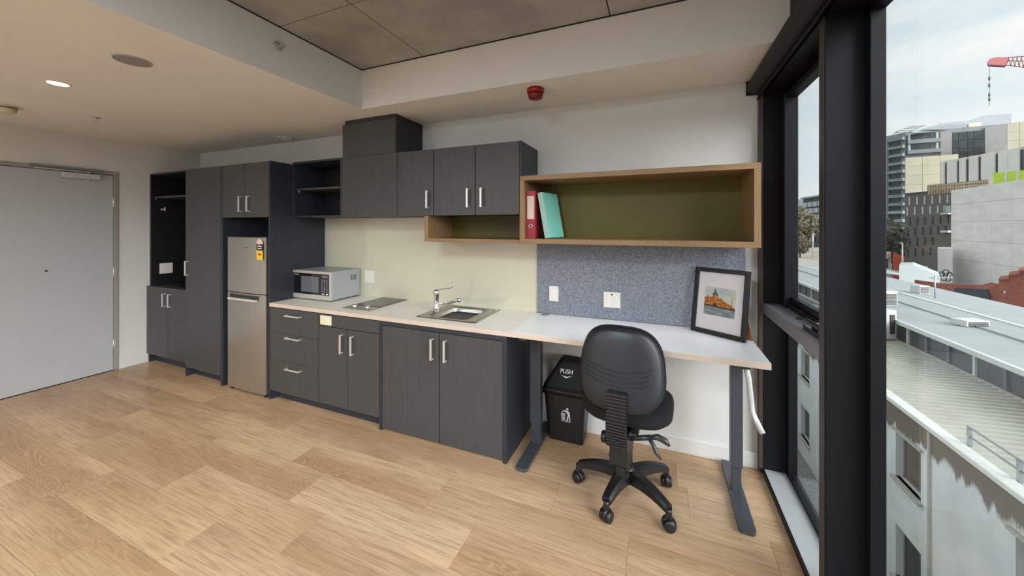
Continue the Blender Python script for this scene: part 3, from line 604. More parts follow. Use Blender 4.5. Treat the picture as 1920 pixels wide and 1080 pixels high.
teal = mat('turquoise_binder', srgb(128, 206, 190), .35, var=.03)
teal2 = mat('turquoise_binder_spine', srgb(158, 196, 186), .4, var=.05, scale=40)
th = -.185
def leanbox(nm, mm, x0, x1, y0, y1, z0, z1, par, bev=.001):
    b_ = MB(); b_.box(x0, x1, y0, y1, z0, z1, bev); M = Matrix.Rotation(th, 3, 'Y') @ Matrix.Identity(3); MZ = Matrix.Rotation(R(-10), 3, 'Z'); p = Vector((-.722, 2.33, 1.4175))
    for v in b_.b.verts: v.co = p + MZ @ (M @ v.co)
    return b_.build(nm, mm, par)
leanbox('spine', teal2, 0, .036, 0, .0025, .0, .315, t); leanbox('cover', teal, 0, .0025, .0025, .235, 0, .315, t); leanbox('cover', teal, .0335, .036, .0025, .235, .0, .315, t)
leanbox('paper_block', MATS['paper'], .005, .031, .02, .225, .005, .308, t)
# ================================================================== PICTURE
A = Vector((.179, 2.560, .8400)); d_ = Vector((.835, -.55, 0)).normalized(); bk = Vector((.55, .835, 0)).normalized(); tl = .16
upv = (bk * math.sin(tl) + Vector((0, 0, math.cos(tl)))).normalized(); nf = -(upv.cross(d_)).normalized()
if nf.dot(Vector((0, -1, 0))) < 0: nf = -nf
t = thing('picture_frame', (.31, 2.48, .8385), 'black framed picture of an orange domed building propped on the desk by the window', 'picture')
PWd, PHt = .318, .405
def pbox(nm, mm, a0, a1, h0, h1, n0, n1, par, bev=0):
    b_ = MB(); b_.box(a0, a1, h0, h1, n0, n1, bev)
    for v in b_.b.verts: q = v.co.copy(); v.co = A + d_ * q.x + upv * q.y + nf * q.z
    return b_.build(nm, mm, par)
fb = mat('black_wood_frame', srgb(20, 18, 20), .35, var=.1, scale=30)
fw_ = .027
b_ = MB()
for a0, a1, h0, h1 in ((0, fw_, 0, PHt), (PWd - fw_, PWd, 0, PHt), (fw_, PWd - fw_, 0, fw_), (fw_, PWd - fw_, PHt - fw_, PHt)): b_.box(a0, a1, h0, h1, -.012, .008, .002)
for v in b_.b.verts: q = v.co.copy(); v.co = A + d_ * q.x + upv * q.y + nf * q.z
b_.build('frame', fb, t)
pbox('mount', mat('mount_card', srgb(214, 208, 208), .8, var=.01), fw_ - .002, PWd - fw_ + .002, fw_ - .002, PHt - fw_ + .002, -.004, -.001, t)
pbox('back_board', mat('brown_board', srgb(150, 98, 60), .8, var=.08), .004, PWd - .004, .004, PHt - .004, -.016, -.0125, t)
# easel strut behind
bb = MB(); p1 = A + d_ * (PWd * .78) + upv * .25 - nf * .016; p2 = A + d_ * (PWd * .93) + bk * .075; wv = d_ * .05
bb.poly([p1 - wv * .5, p1 + wv * .5, Vector((p2.x, p2.y, .8392)) + wv * .6, Vector((p2.x, p2.y, .8392)) - wv * .6], -nf * .003); bb.build('easel_strut', MATS['brown_board'], t)
# the print: flat colour shapes
pr = pbox('print', mat('print_sky', srgb(170, 180, 180), .5, scale=6, col2=srgb(215, 196, 160), lo=.35, hi=.7), .070, .250, .118, .288, -.0012, -.0004, t)
def pshape(nm, mm, pts, lvl):
    b2 = MB(); b2.poly([A + d_ * (.070 + x) + upv * (.118 + y) + nf * lvl for x, y in pts], nf * .0002); return b2.build(nm, mm, pr)
pshape('print_street', mat('print_street', srgb(84, 106, 118), .5, scale=20, stretch=(1, 1, 4), col2=srgb(150, 150, 140)), [(0, 0), (.18, 0), (.18, .062), (0, .062)], -.0003)
orange = mat('print_orange', srgb(206, 126, 42), .5, scale=120, col2=srgb(120, 62, 26), lo=.42, hi=.6)
pshape('print_building', orange, [(0, .055), (.06, .052), (.15, .050), (.172, .056), (.172, .066), (.15, .078), (.118, .092), (.098, .110), (.085, .105), (.078, .122), (.05, .124), (.048, .112), (.03, .108), (.022, .118), (.008, .106), (0, .106)], -.0001)
for xx_, zz_ in ((.012, .092), (.022, .092), (.034, .094), (.088, .088), (.098, .084), (.110, .076), (.120, .072), (.132, .068), (.144, .064), (.012, .074), (.022, .074), (.034, .076), (.088, .070), (.098, .066)):
    pshape('print_window', mat('print_dark', srgb(70, 40, 26), .5, var=.05), [(xx_, zz_), (xx_ + .004, zz_), (xx_ + .004, zz_ + .009), (xx_, zz_ + .009)], .0001)
pshape('print_dome', mat('print_dome', srgb(70, 84, 88), .5, var=.05), [(.045, .122), (.082, .122), (.078, .132), (.068, .142), (.065, .160), (.058, .160), (.056, .142), (.048, .132)], .0001)
pshape('print_arch', mat('print_dark', srgb(70, 40, 26), .5, var=.05), [(.050, .054), (.052, .068), (.060, .076), (.070, .076), (.077, .068), (.079, .053)], .0001)
pshape('print_crowd', MATS['print_dark'], [(0, .052), (.18, .046), (.18, .056), (.09, .058), (0, .062)], .0003)
pshape('print_wire', MATS['print_dome'], [(.085, .150), (.18, .118), (.18, .1195), (.085, .1515)], .0001); pshape('print_wire', MATS['print_dome'], [(.10, .17), (.168, .14), (.168, .1415), (.103, .17)], .0001); pshape('print_pole', MATS['print_dome'], [(.158, .05), (.161, .05), (.161, .115), (.158, .115)], .0001)
# ================================================================== BIN
t = thing('waste_bin', (-.61, 2.53, 0), 'black plastic push-lid waste bin under the desk with white PUSH and litter symbol', 'bin')
m = MB(); m.loft([rr_ring(-.735, -.492, 2.455, 2.615, .0, .02), rr_ring(-.765, -.470, 2.435, 2.622, .33, .025)], smooth=False); m.build('bin_body', blkp, t)
m = MB(); m.loft([rr_ring(-.775, -.462, 2.428, 2.624, .325, .025), rr_ring(-.775, -.462, 2.428, 2.624, .345, .025), rr_ring(-.768, -.468, 2.434, 2.622, .385, .03), rr_ring(-.672, -.495, 2.515, 2.61, .540, .03), rr_ring(-.662, -.505, 2.525, 2.600, .552, .025)], smooth=False); lid = m.build('push_lid', mat('bin_lid_black', srgb(14, 14, 15), .6, spec=.25, var=.06), t)
m = MB(); m.loft([rr_ring(-.779, -.458, 2.424, 2.626, .352, .025), rr_ring(-.777, -.460, 2.426, 2.625, .358, .025)], smooth=False); m.build('lid_rim', blkp, t)
white_ink = mat('white_print', srgb(205, 208, 210), .6, var=.02)
# slope direction of lid front
s0 = Vector((0, 2.434, .385)); s1 = Vector((0, 2.515, .540)); su = (s1 - s0).normalized(); sn_ = Vector((0, -su.z, su.y))
lc = Vector((-.610, 0, 0)) + s0 + su * .105 + sn_ * .001
text('PUSH', .040, white_ink, lid, lc, (1, 0, 0), su, 'lettering', .0008, .95)
m = MB(); c0 = lc - su * .028
m.poly([c0 + Vector((-.042, 0, 0)) + su * .004, c0 + Vector((-.03, 0, 0)) + su * .001, c0 + Vector((0, 0, 0)) - su * .004, c0 + Vector((.03, 0, 0)) + su * .001, c0 + Vector((.042, 0, 0)) + su * .004, c0 - su * .016], sn_ * .0008); m.build('arrow_mark', white_ink, lid)
# litter symbol on body
bu = (Vector((0, 2.435, .33)) - Vector((0, 2.455, 0))).normalized(); bn = Vector((0, -bu.z, bu.y))
def bp(x, z): p = Vector((0, 2.455, 0)) + bu * z; return Vector((-.6 + x, p.y, p.z)) + bn * .0012
def ink(nm, pts):
    m_ = MB(); m_.poly([bp(x, z) for x, z in pts], bn * .0006); m_.build(nm, white_ink, t)
ink('symbol_head', [(.005 + .0085 * math.cos(a), .238 + .0085 * math.sin(a)) for a in (2 * math.pi * i / 12 for i in range(12))])
ink('symbol_torso', [(-.022, .226), (.008, .228), (.020, .216), (.023, .190), (.010, .188), (.005, .204), (-.004, .214), (-.022, .219)])
ink('symbol_leg', [(.006, .188), (.014, .188), (.006, .155), (-.004, .155)]); ink('symbol_leg', [(.015, .188), (.023, .190), (.026, .155), (.018, .155)])
ink('symbol_basket', [(-.040, .205), (-.010, .203), (-.013, .158), (-.036, .158)])
for i in range(3): ink('basket_slot', [(-.034 + i * .008, .2055), (-.032 + i * .008, .2055), (-.031 + i * .007, .2065), (-.033 + i * .007, .2065)])
m = MB()
for i in range(3): m.poly([bp(-.0345 + i * .008, .163), bp(-.0325 + i * .008, .163), bp(-.0325 + i * .008, .199), bp(-.0345 + i * .008, .199)], bn * .0009)
for i in range(3): m.poly([bp(-.038, .170 + i * .011), bp(-.012, .170 + i * .011), bp(-.012, .172 + i * .011), bp(-.038, .172 + i * .011)], bn * .0009)
m.build('basket_mesh', blkp, t)
ink('symbol_ground', [(-.040, .148), (.028, .148), (.028, .151), (-.040, .151)]); ink('symbol_litter', [(-.034, .212), (-.022, .214), (-.024, .222), (-.033, .220)])
# ================================================================== CHAIR
def make_chair():
    t = thing('office_chair', (-.172, 2.11, 0), 'black five-wheeled office swivel chair with ribbed spine cover, facing the desk', 'chair', rz=0)
    L0 = lambda m, n, mm, par=t, sm=False: m.build(n, mm, par, smooth=sm, local=True)
    wheels = [(-.445, 2.103), (-.255, 1.875), (.038, 1.94), (.03, 2.261), (-.274, 2.387)]
    for wx, wy in wheels:
        x, y_ = wx + .172, wy - 2.11; x, y_ = x * math.cos(R(4)) - y_ * math.sin(R(4)), x * math.sin(R(4)) + y_ * math.cos(R(4)); dd = Vector((x, y_, 0)); ln = dd.length; dd.normalize(); sd = Vector((-dd.y, dd.x, 0))
        rings = []
        for i in range(9):
            u = i / 8; r_ = .03 + (ln - .03) * u; top = .150 - .028 * u ** 1.6 + .012 * math.sin(math.pi * u); w2 = .038 - .014 * u; hh = .060 - .030 * u
            c = dd * r_
            rings.append([c + sd * w2 + Vector((0, 0, top - hh)), c + sd * w2 + Vector((0, 0, top - .010)), c + sd * w2 * .55 + Vector((0, 0, top)), c - sd * w2 * .55 + Vector((0, 0, top)), c - sd * w2 + Vector((0, 0, top - .010)), c - sd * w2 + Vector((0, 0, top - hh))])
        ft = L0(MB().loft(rings, smooth=False), 'base_arm', blkp)
        cs = MB(); c = dd * ln; a = random.uniform(0, 3); ax = Vector((math.cos(a), math.sin(a), 0)) if wx != -.255 else Vector((.95, -.3, 0))
        L0(MB().cyl(c + Vector((0, 0, .07)), c + Vector((0, 0, .105)), .015, n=12), 'caster_stem', blkp)
        for s_ in (-1, 1):
            cs.lathe(c + Vector((0, 0, .0300)) + ax * s_ * .007, [(.0300, 0), (.0300, s_ * .014), (.026, s_ * .021), (.012, s_ * .023)], 22, ax)
        L0(cs, 'caster_wheels', blkp)
        hd = MB(); hd.cyl(c + Vector((0, 0, .0345)) - ax * .012, c + Vector((0, 0, .0345)) + ax * .012, .0335, n=18); hd.box(c.x - .015, c.x + .015, c.y - .015, c.y + .015, .055, .088, .004)
        L0(hd, 'caster_hood', blkp)
    L0(MB().lathe((0, 0, .085), [(.030, 0), (.040, .01), (.044, .04), (.040, .065), (.030, .08)], 24), 'base_hub', blkp)
    L0(MB().lathe((0, 0, .15), [(.028, 0), (.027, .13), (.030, .135), (.030, .145)], 24), 'gas_column', blkp)
    L0(MB().cyl((0, 0, .29), (0, 0, .44), .017, n=16), 'gas_piston', blkp)
    # seat
    def sup(a, b2, n, k, p, ex):
        out = []
        for i in range(n):
            th_ = 2 * math.pi * i / n; cc, ss = math.cos(th_), math.sin(th_)
            out.append((a * math.copysign(abs(cc) ** ex, cc), b2 * math.copysign(abs(ss) ** ex, ss)))
        return out
    rings = []
    for z, s_ in ((.477, .80), (.481, .93), (.495, .99), (.520, 1.0), (.541, .985), (.553, .93), (.559, .80), (.561, .5), (.561, .1)):
        rings.append([Vector((x * s_, y_ * s_ + .02, z)) for x, y_ in sup(.238, .222, 40, 0, 0, .62)])
    L0(MB().loft(rings), 'seat', blkfab)
    rings = []
    for z, s_ in ((.448, .55), (.454, .72), (.470, .88), (.480, .90)):
        rings.append([Vector((x * s_, y_ * s_ + .02, z)) for x, y_ in sup(.238, .222, 40, 0, 0, .62)])
    L0(MB().loft(rings), 'seat_pan', blkp)
    m = MB(); m.box(-.075, .075, -.12, .10, .405, .445, .008); L0(m, 'mechanism', blkp)
    # backrest: y toward -; shell outer at y=-.27
    cz = .789; H2, W2 = .196, .205
    def backring(y_, s_, curve=.035):
        out = []
        n = 48
        for i in range(n):
            th_ = 2 * math.pi * i / n; cc, ss = math.cos(th_), math.sin(th_)
            x = W2 * s_ * math.copysign(abs(cc) ** .66, cc); z = H2 * s_ * math.copysign(abs(ss) ** .72, ss)
            x *= (1.0 - .07 * (z / H2)) 
            out.append(Vector((x, y_ + curve * (x / W2) ** 2 + .04 * (z / H2), cz + z)))
        return out
    L0(MB().loft([backring(-.245, .96), backring(-.252, 1.0), backring(-.262, .992), backring(-.272, .955), backring(-.277, .90), backring(-.279, .7), backring(-.280, .4), backring(-.280, .05)]), 'backrest_shell', mat('chair_shell', srgb(27, 29, 33), .42, var=.06, scale=60, bump=.08))
    L0(MB().loft([backring(-.246, 1.015), backring(-.225, 1.03), backring(-.205, .99), backring(-.195, .9), backring(-.19, .5), backring(-.19, .05)]), 'backrest_cushion', blkfab)
    for k in range(4):
        z0 = .792 - k * .022; pts = []
        for i in range(15):
            u = -1 + i / 7; x = u * .165
            z = z0 - .014 * math.cos(u * math.pi * .9) * .6 + (.012 * (abs(u) - .7) / .3 if abs(u) > .7 else 0)
            pts.append((x, -.2805 + .035 * (x / W2) ** 2 + .04 * ((z - cz) / H2), z))
        L0(MB().tube(pts, .0035, 8, rs=[.001] + [.0032] * 13 + [.001]), 'shell_ridge', mat('chair_ridge', srgb(24, 25, 28), .5, var=.05))
    # spine bellows
    m = MB()
    for i in range(17):
        z = .445 + i * .0150; yy = -.292 + .04 * ((z - cz) / H2) + (.045 * max(0, (.56 - z) / .12) ** 1.3 if z < .56 else 0); wv_ = .048
        m.box(-wv_, wv_, yy - .022, yy + .016, z, z + .0105, .004); m.box(-wv_ + .005, wv_ - .005, yy - .016, yy + .016, z + .010, z + .0155)
    L0(m, 'bellows', blkp)
    L0(MB().box(-.048, .048, -.288, -.262, .60, .705, .006), 'spine_recess', mat('chair_recess', srgb(10, 10, 11), .7, var=.05))
    m = MB(); m.poly([(-.044, -.275, .455), (-.042, -.285, .33), (-.036, -.21, .27), (-.036, -.06, .40), (-.04, -.06, .44)], (.084, 0, 0)); L0(m, 'spine_bracket', blkp)
    m = MB(); m.box(-.022, .022, -.235, -.19, .245, .31, .006); L0(m, 'bracket_tail', blkp)
    L0(MB().lathe((-.070, -.2, .405), [(.026, 0), (.030, -.004), (.030, -.024), (.024, -.029)], 12, (1, 0, 0)), 'adjust_knob', blkp)
    L0(MB().cyl((-.074, -.2, .405), (-.03, -.2, .405), .008, n=12), 'knob_shaft', blkp)
    L0(MB().tube([(.045, -.2, .43), (.10, -.17, .43), (.135, -.15, .43)], .010, 12), 'lever_spring', blkp)
    for i in range(9):
        q = Vector((.05, -.198, .43)).lerp(Vector((.13, -.152, .43)), i / 8)
        L0(MB().cyl(q - Vector((.0018, -.001, 0)), q + Vector((.0018, -.001, 0)), .0145, n=14), 'spring_coil', blkp)
    m = MB(); m.tube([(.13, -.15, .43), (.17, -.14, .436), (.205, -.14, .425), (.225, -.15, .41)], .012, 10, rs=[.010, .016, .016, .006]); L0(m, 'paddle_lever', mat('paddle', srgb(46, 50, 50), .3, var=.05))
    m = MB(); m.tube([(.13, -.15, .425), (.152, -.16, .398), (.165, -.17, .372), (.188, -.18, .35)], .010, 10, rs=[.010, .011, .011, .004]); L0(m, 'paddle_lever', MATS['paddle'])
    t.rotation_euler = (0, 0, R(-4))
    return t
make_chair()
# ================================================================== CEILING FITTINGS
t = thing('smoke_detector', (-4.50, 1.04, 2.40), 'cream round smoke detector on the low ceiling near the entry door', 'detector')
MB().lathe((-4.52, 1.03, 2.40), [(.062, 0), (.062, -.012), (.058, -.014), (.058, -.020), (.062, -.022), (.058, -.042), (.04, -.054), (.012, -.056)], 32).build('detector_body', mat('cream_abs', srgb(214, 204, 180), .5, var=.02), t)
MB().lathe((-4.52, 1.03, 2.40), [(.0605, -.013), (.0605, -.021)], 32).build('vent_gap', MATS['socket_slot'], t)
t = thing('fire_alarm', (-.755, 2.22, 2.40), 'red round fire alarm sounder on the ceiling above the oak shelf', 'alarm')
MB().lathe((-.757, 2.235, 2.40), [(.056, 0), (.056, -.026), (.05, -.030)], 32).build('alarm_base', red_m, t)
MB().lathe((-.757, 2.235, 2.37), [(.048, 0), (.050, -.012), (.044, -.034), (.030, -.038), (.004, -.039)], 32).build('alarm_dome', mat('dark_red_plastic', srgb(110, 10, 16), .35, var=.05), t)
def downlight(x, y_, lbl, group=None):
    t = thing('downlight', (x, y_, 2.40), lbl, 'light', group)
    MB().lathe((x, y_, 2.40), [(.056, 0), (.056, -.003), (.048, -.004), (.046, -.001)], 32).build('trim_ring', white_p, t)
    m = bpy.data.materials.get('lamp_glow')
    if not m:
        m = mat('lamp_glow', (1, .83, .55, 1), .5, emit=14.0)
    MB().lathe((x, y_, 2.3985), [(.044, 0), (.044, -.0012)], 32).build('lamp_lens', m, t)
    l = bpy.data.lights.new('downlight_beam', 'SPOT'); l.energy = DOWNLIGHT_POWER; l.color = (1, .80, .50); l.spot_size = R(125); l.spot_blend = .9; l.shadow_soft_size = .045
    o = bpy.data.objects.new('downlight_beam', l); C.objects.link(o); o.parent = t; o.location = (0, 0, -.012)
downlight(-3.506, 1.0, 'lit warm round downlight in the low ceiling near the entry door')
downlight(-3.506, -.85, 'added warm round downlight in the low ceiling, unseen behind the viewer')  # unseen second downlight, added to brighten the room
def fill_panel(x, y_, z, lbl, e):  # added glowing panel, out of view, lifts the room where daylight is too dim
    t = thing('added_fill_light', (x, y_, z), lbl, 'light')
    B('panel_frame', white_p, t, x - .46, x + .46, y_ - .46, y_ + .46, z - .03, z, .004)
    B('diffuser', mat('fill_glow', (.86, .94, 1, 1), .5, emit=4.0), t, x - .44, x + .44, y_ - .44, y_ + .44, z - .032, z - .030)
    l = bpy.data.lights.new('fill_area_light', 'AREA'); l.shape = 'SQUARE'; l.size = .88; l.energy = e; l.color = (.86, .94, 1)
    o = bpy.data.objects.new('fill_area_light', l); C.objects.link(o); o.parent = t; o.location = (0, 0, -.04)
fill_panel(-.9, -.9, ZS, 'added square white fill panel in the concrete recess, unseen behind the viewer', FILL_POWER)
fill_panel(-3.4, -1.7, ZC, 'added square white fill panel in the low ceiling, unseen behind the viewer', FILL_POWER * .8)
t = thing('ceiling_speaker', (-2.65, 1.015, 2.40), 'flat round grey speaker grille in the low ceiling beside the lit downlight', 'speaker')
MB().lathe((-2.648, 1.017, 2.40), [(.078, 0), (.078, -.004), (.072, -.006), (.072, -.003)], 36).build('rim', mat('grille_rim', srgb(168, 166, 164), .6, var=.02), t)
MB().lathe((-2.648, 1.017, 2.3985), [(.071, 0), (.071, -.003)], 36).build('grille', mat('grille_grey', srgb(138, 136, 138), .8, var=.1, scale=400), t)
def sprinkler(nm, p, ax, lbl):
    t = thing(nm, p, lbl, 'sprinkler'); p = Vector(p); ax = Vector(ax); s_ = ax.orthogonal().normalized()
    MB().lathe(p, [(.030, 0), (.028, .004), (.014, .006)], 24, ax).build('escutcheon', mat('sprinkler_white', srgb(190, 190, 186), .4, .3, var=.02), t)
    m = MB(); m.cyl(p + ax * .005, p + ax * .022, .008, n=12); m.tube([p + ax * .020 + s_ * .008, p + ax * .034 + s_ * .012, p + ax * .046 + s_ * .003], .0025, 8); m.tube([p + ax * .020 - s_ * .008, p + ax * .034 - s_ * .012, p + ax * .046 - s_ * .003], .0025, 8); m.build('sprinkler_frame', nickel, t)
    MB().cyl(p + ax * .046, p + ax * .048, .018, n=16).build('deflector', nickel, t)
sprinkler('ceiling_sprinkler', (-4.305, 1.431, 2.40), (0, 0, -1), 'tiny pendent sprinkler head hanging from the low ceiling')
sprinkler('sidewall_sprinkler', (RX, 1.453, 2.575), (1, 0, 0), 'white sidewall sprinkler on the upstand beside the concrete recess')
t = thing('exhaust_vent', (-3.52, 2.50, 2.40), 'round white exhaust air valve on the ceiling above the tall cupboards', 'vent')
MB().lathe((-3.52, 2.51, 2.40), [(.085, 0), (.085, -.006), (.070, -.012), (.066, -.004)], 36).build('valve_ring', white_p, t)
MB().lathe((-3.52, 2.51, 2.394), [(.050, 0), (.056, -.006), (.054, -.012), (.02, -.014)], 36).build('valve_disc', white_p, t)
MB().lathe((-3.52, 2.51, 2.3995), [(.066, 0), (.066, -.006)], 32).build('valve_gap', MATS['socket_slot'], t)
# ================================================================== OUTSIDE
ri_ = Vector((math.cos(YAW), math.sin(YAW), 0)); fwd = Vector((-math.sin(YAW), math.cos(YAW), 0))
def P(u, v, k):      # a far point given by bearing, elevation and distance
    return CAM + (ri_ * ((u - 960) / 674.1) + fwd + Vector((0, 0, (424.5 - v) / 674.1))) * k
def kz(v, z): return (1.5 - z) * 674.1 / (v - 424.5)
asph = mat('asphalt', srgb(120, 120, 118), .9, var=.15, scale=2)
o = MB().box(.9, 1200, -400, 1200, -12.2, -12).build('ground', asph); o['kind'] = 'structure'
o = MB().box(.8, 6.0, -20, 60, -12, -9.0).build('lane_paving', mat('lane_paving', srgb(112, 112, 110), .9, col2=srgb(150, 150, 146), scale=9, bump=.4)); o['kind'] = 'structure'
o = MB().box(.75, .80, -30, 40, -12, -.4).build('trim_3', mat('own_facade', srgb(190, 190, 186), .8, var=.04)); o['kind'] = 'structure'
# --- neighbouring rendered building with a ribbed roof
def stained(name, base, dark, ztop, zfall):
    m = bpy.data.materials.new(name); m.use_nodes = True; t = m.node_tree; b = t.nodes['Principled BSDF']; b.inputs['Roughness'].default_value = .9
    NN = t.nodes.new; LL = t.links.new; g_ = NN('ShaderNodeNewGeometry'); sp_ = NN('ShaderNodeSeparateXYZ'); LL(g_.outputs['Position'], sp_.inputs[0])
    mp = NN('ShaderNodeMapping'); mp.inputs['Scale'].default_value = (1, 1.1, .18); LL(g_.outputs['Position'], mp.inputs[0])
    n = NN('ShaderNodeTexNoise'); n.inputs['Scale'].default_value = 1.6; n.inputs['Detail'].default_value = 7; n.inputs['Roughness'].default_value = .6; LL(mp.outputs[0], n.inputs[0])
    zz = NN('ShaderNodeMapRange'); zz.inputs[1].default_value = ztop - zfall; zz.inputs[2].default_value = ztop; zz.inputs[3].default_value = -.42; zz.inputs[4].default_value = .35; LL(sp_.outputs['Z'], zz.inputs[0])
    ad = NN('ShaderNodeMath'); ad.operation = 'ADD'; LL(n.outputs[0], ad.inputs[0]); LL(zz.outputs[0], ad.inputs[1])
    r = NN('ShaderNodeMapRange'); r.inputs[1].default_value = .46; r.inputs[2].default_value = .54; LL(ad.outputs[0], r.inputs[0])
    n2 = NN('ShaderNodeTexNoise'); n2.inputs['Scale'].default_value = 1.3; n2.inputs['Detail'].default_value = 8; LL(g_.outputs['Position'], n2.inputs[0])
    r2 = NN('ShaderNodeMapRange'); r2.inputs[1].default_value = .35; r2.inputs[2].default_value = .7; LL(n2.outputs[0], r2.inputs[0])
    a = NN('ShaderNodeMixRGB'); a.inputs[1].default_value = base; a.inputs[2].default_value = tuple(v * .84 for v in base[:3]) + (1,); LL(r2.outputs[0], a.inputs[0])
    c = NN('ShaderNodeMixRGB'); LL(r.outputs[0], c.inputs[0]); LL(a.outputs[0], c.inputs[1]); c.inputs[2].default_value = dark; LL(c.outputs[0], b.inputs['Base Color']); MATS[name] = m; return m
st = stained('stained_render', srgb(222, 227, 226), srgb(116, 106, 94), -3.45, 1.3)
t = thing('rendered_building', (9, 12, -9), 'pale rendered building with water stains and a ribbed metal roof across the lane', 'building')
wins = [(9.59 - 1.04 + 3.63 * i, 9.59 + 3.63 * i) for i in range(-2, 5)]
holes = [(a, b_, za, zb) for a, b_ in wins for za, zb in ((-5.37, -4.12), (-8.1, -6.68))]
m = MB(); wall_holes(m, 6.0, -2, 27, -9, -3.43, holes, .30); m.build('facade', st, t)
B('parapet_cap', mat('parapet_white', srgb(222, 222, 216), .7, var=.05, scale=6), t, 5.94, 6.22, -2, 27, -3.43, -3.31, .02)
alu = mat('window_alu', srgb(150, 150, 146), .5, .3, var=.05)
for i, (a, b_) in enumerate(wins):
    for za, zb in ((-5.37, -4.12), (-8.1, -6.68)):
        f = MB(); f.box(6.16, 6.22, a, a + .05, za, zb); f.box(6.16, 6.22, b_ - .05, b_, za, zb); f.box(6.16, 6.22, a, b_, zb - .05, zb); f.box(6.16, 6.22, a, b_, za, za + .05)
        fo = f.build('window', alu, t); B('pane', mat('brown_blind_glass', srgb(112, 102, 88), .2, var=.12, scale=3) if za > -6 else mat('dark_glass', srgb(60, 64, 64), .08, var=.3, scale=4), fo, 6.18, 6.19, a + .05, b_ - .05, za + .05, zb - .05)
        B('window_sill', mat('concrete_sill', srgb(176, 174, 166), .8, var=.1, scale=10), t, 5.90, 6.1, a - .08, b_ + .08, za - .09, za, .01)
    B('hood', MATS['concrete_sill'], t, 5.92, 6.02, a - .1, b_ + .1, -4.10, -4.04, .01)
for yy in (13.75, 11.80, 17.4, 7.9, 21.2): B('downpipe', MATS['concrete_sill'], t, 5.95, 6.0, yy, yy + .07, -9, -3.45, .01)
# ribbed roof sheet
m = MB(); p_ = .24; yy = -2.0; pts = []
while yy < 26.8:
    pts += [(yy, -3.40), (yy + .15, -3.40), (yy + .165, -3.345), (yy + .225, -3.345)]; yy += p_
prev = None
for (a, z) in pts:
    v0 = m.b.verts.new((6.22, a, z)); v1 = m.b.verts.new((9.1, a, z + .16))
    if prev: m.b.faces.new((prev[0], v0, v1, prev[1]))
    prev = (v0, v1)
m.build('ribbed_roof', mat('roof_sheet', srgb(186, 186, 174), .7, 0, var=.06, scale=1.5), t)
B('roof_core', mat('roof_core', srgb(110, 110, 106), .9, var=.05), t, 6.3, 9.05, -2, 26.9, -9, -3.45)
# rail on the parapet
rl = thing('roof_railing', (6.28, 9.5, -3.31), 'galvanised pipe railing along the edge of the ribbed roof', 'railing')
for yy in (11.15, 9.95, 8.75, 7.55): B('post', mat('galvanised', srgb(176, 180, 182), .4, .5, var=.05), rl, 6.25, 6.31, yy - .03, yy + .03, -3.33, -2.92)
for z in (-2.92, -3.12): MB().cyl((6.28, 11.2, z), (6.28, 2, z), .022, n=10).build('rail', MATS['galvanised'], rl)
# --- roof with clerestory
t = thing('clerestory_roof', (12, 20, -9), 'wide pale metal roof with a strip of dark clerestory panes facing the lane', 'building')
rs = mat('pale_roof', srgb(164, 169, 168), .75, 0, var=.05, scale=.8); wh = mat('fascia_white', srgb(205, 207, 203), .6, var=.03)
B('lower_wall', mat('grey_block', srgb(140, 140, 136), .9, var=.06), t, 9.15, 15.9, -2, 45, -9, -3.2)
m = MB(); m.poly([(9.0, -2, -2.42), (12.4, -2, -2.22), (15.9, -2, -2.34), (15.9, -2, -3.2), (9.4, -2, -3.2), (9.4, -2, -2.5)], (0, 47, 0)); m.build('roof_deck', rs, t)
B('fascia', wh, t, 8.92, 9.05, -2, 45, -2.50, -2.34, .01); B('gutter_sill', wh, t, 9.02, 9.2, -2, 45, -3.28, -3.2)
B('ridge_cap', wh, t, 12.3, 12.5, -2, 45, -2.24, -2.19, .01)
yy = -1.6; i = 0
while yy < 44:
    B('pane', mat('clerestory_glass', srgb(84, 86, 86), .3, var=.18, scale=6), t, 9.16, 9.2, yy + .04, yy + 1.06, -3.2, -2.48)
    B('mullion', wh if i % 3 == 1 else mat('mullion_grey', srgb(110, 112, 112), .6, var=.05), t, 9.10, 9.2, yy - .05, yy + .04, -3.2, -2.46); yy += 1.1; i += 1
for xx in (11.0,): B('roof_seam', mat('seam_grey', srgb(160, 165, 165), .7, var=.03), t, xx, xx + .06, -2, 45, -2.40, -2.19 - (.035 if xx > 13 else .055))
# plant on the roofs
louv = mat('louvre_brown', srgb(104, 100, 94), .6, .2, var=.1, scale=20)
def unit(name, lbl, u0, u1, v0, v1, k, dep, mm, cat='air conditioner', slats=0, slatm=None, grp=None):
    a = P(u0, v1, k); b_ = P(u1, v1, k); h = (v1 - v0) / 674.1 * k; d = (b_ - a); wdt = d.length; d.normalize(); n = Vector((d.y, -d.x, 0))
    if n.dot(CAM - a) < 0: n = -n
    t = thing(name, (a + b_) / 2, lbl, cat, grp)
    def fb(nm, m_, s0, s1, z0, z1, n0, n1, par):
        q = MB(); q.box(s0, s1, n0, n1, z0, z1, .0)
        for v in q.b.verts: c = v.co.copy(); v.co = a + d * c.x + n * c.y + Vector((0, 0, c.z))
        return q.build(nm, m_, par)
    bd = fb('body', mm, 0, wdt, 0, h, -dep, 0, t)
    if slats:
        for i in range(slats): fb('slat', slatm or louv, wdt * .08, wdt * .92, h * (.1 + .8 * i / slats), h * (.1 + .8 * (i + .6) / slats), 0, .03, t)
    return t, fb, wdt, h
unit('condenser', 'grey louvred air conditioning unit at the roof edge beside the white plant box', 1634, 1652, 568, 625, kz(625, -3.14), .5, mat('unit_grey', srgb(150, 152, 150), .6, var=.05), slats=7)
tt, fb_, wd_, h_ = unit('plant_box', 'white rooftop plant box with a dark door at the end of the clerestory strip', 1655, 1681, 582, 636, kz(636, -3.14), .45, wh, 'plant room')
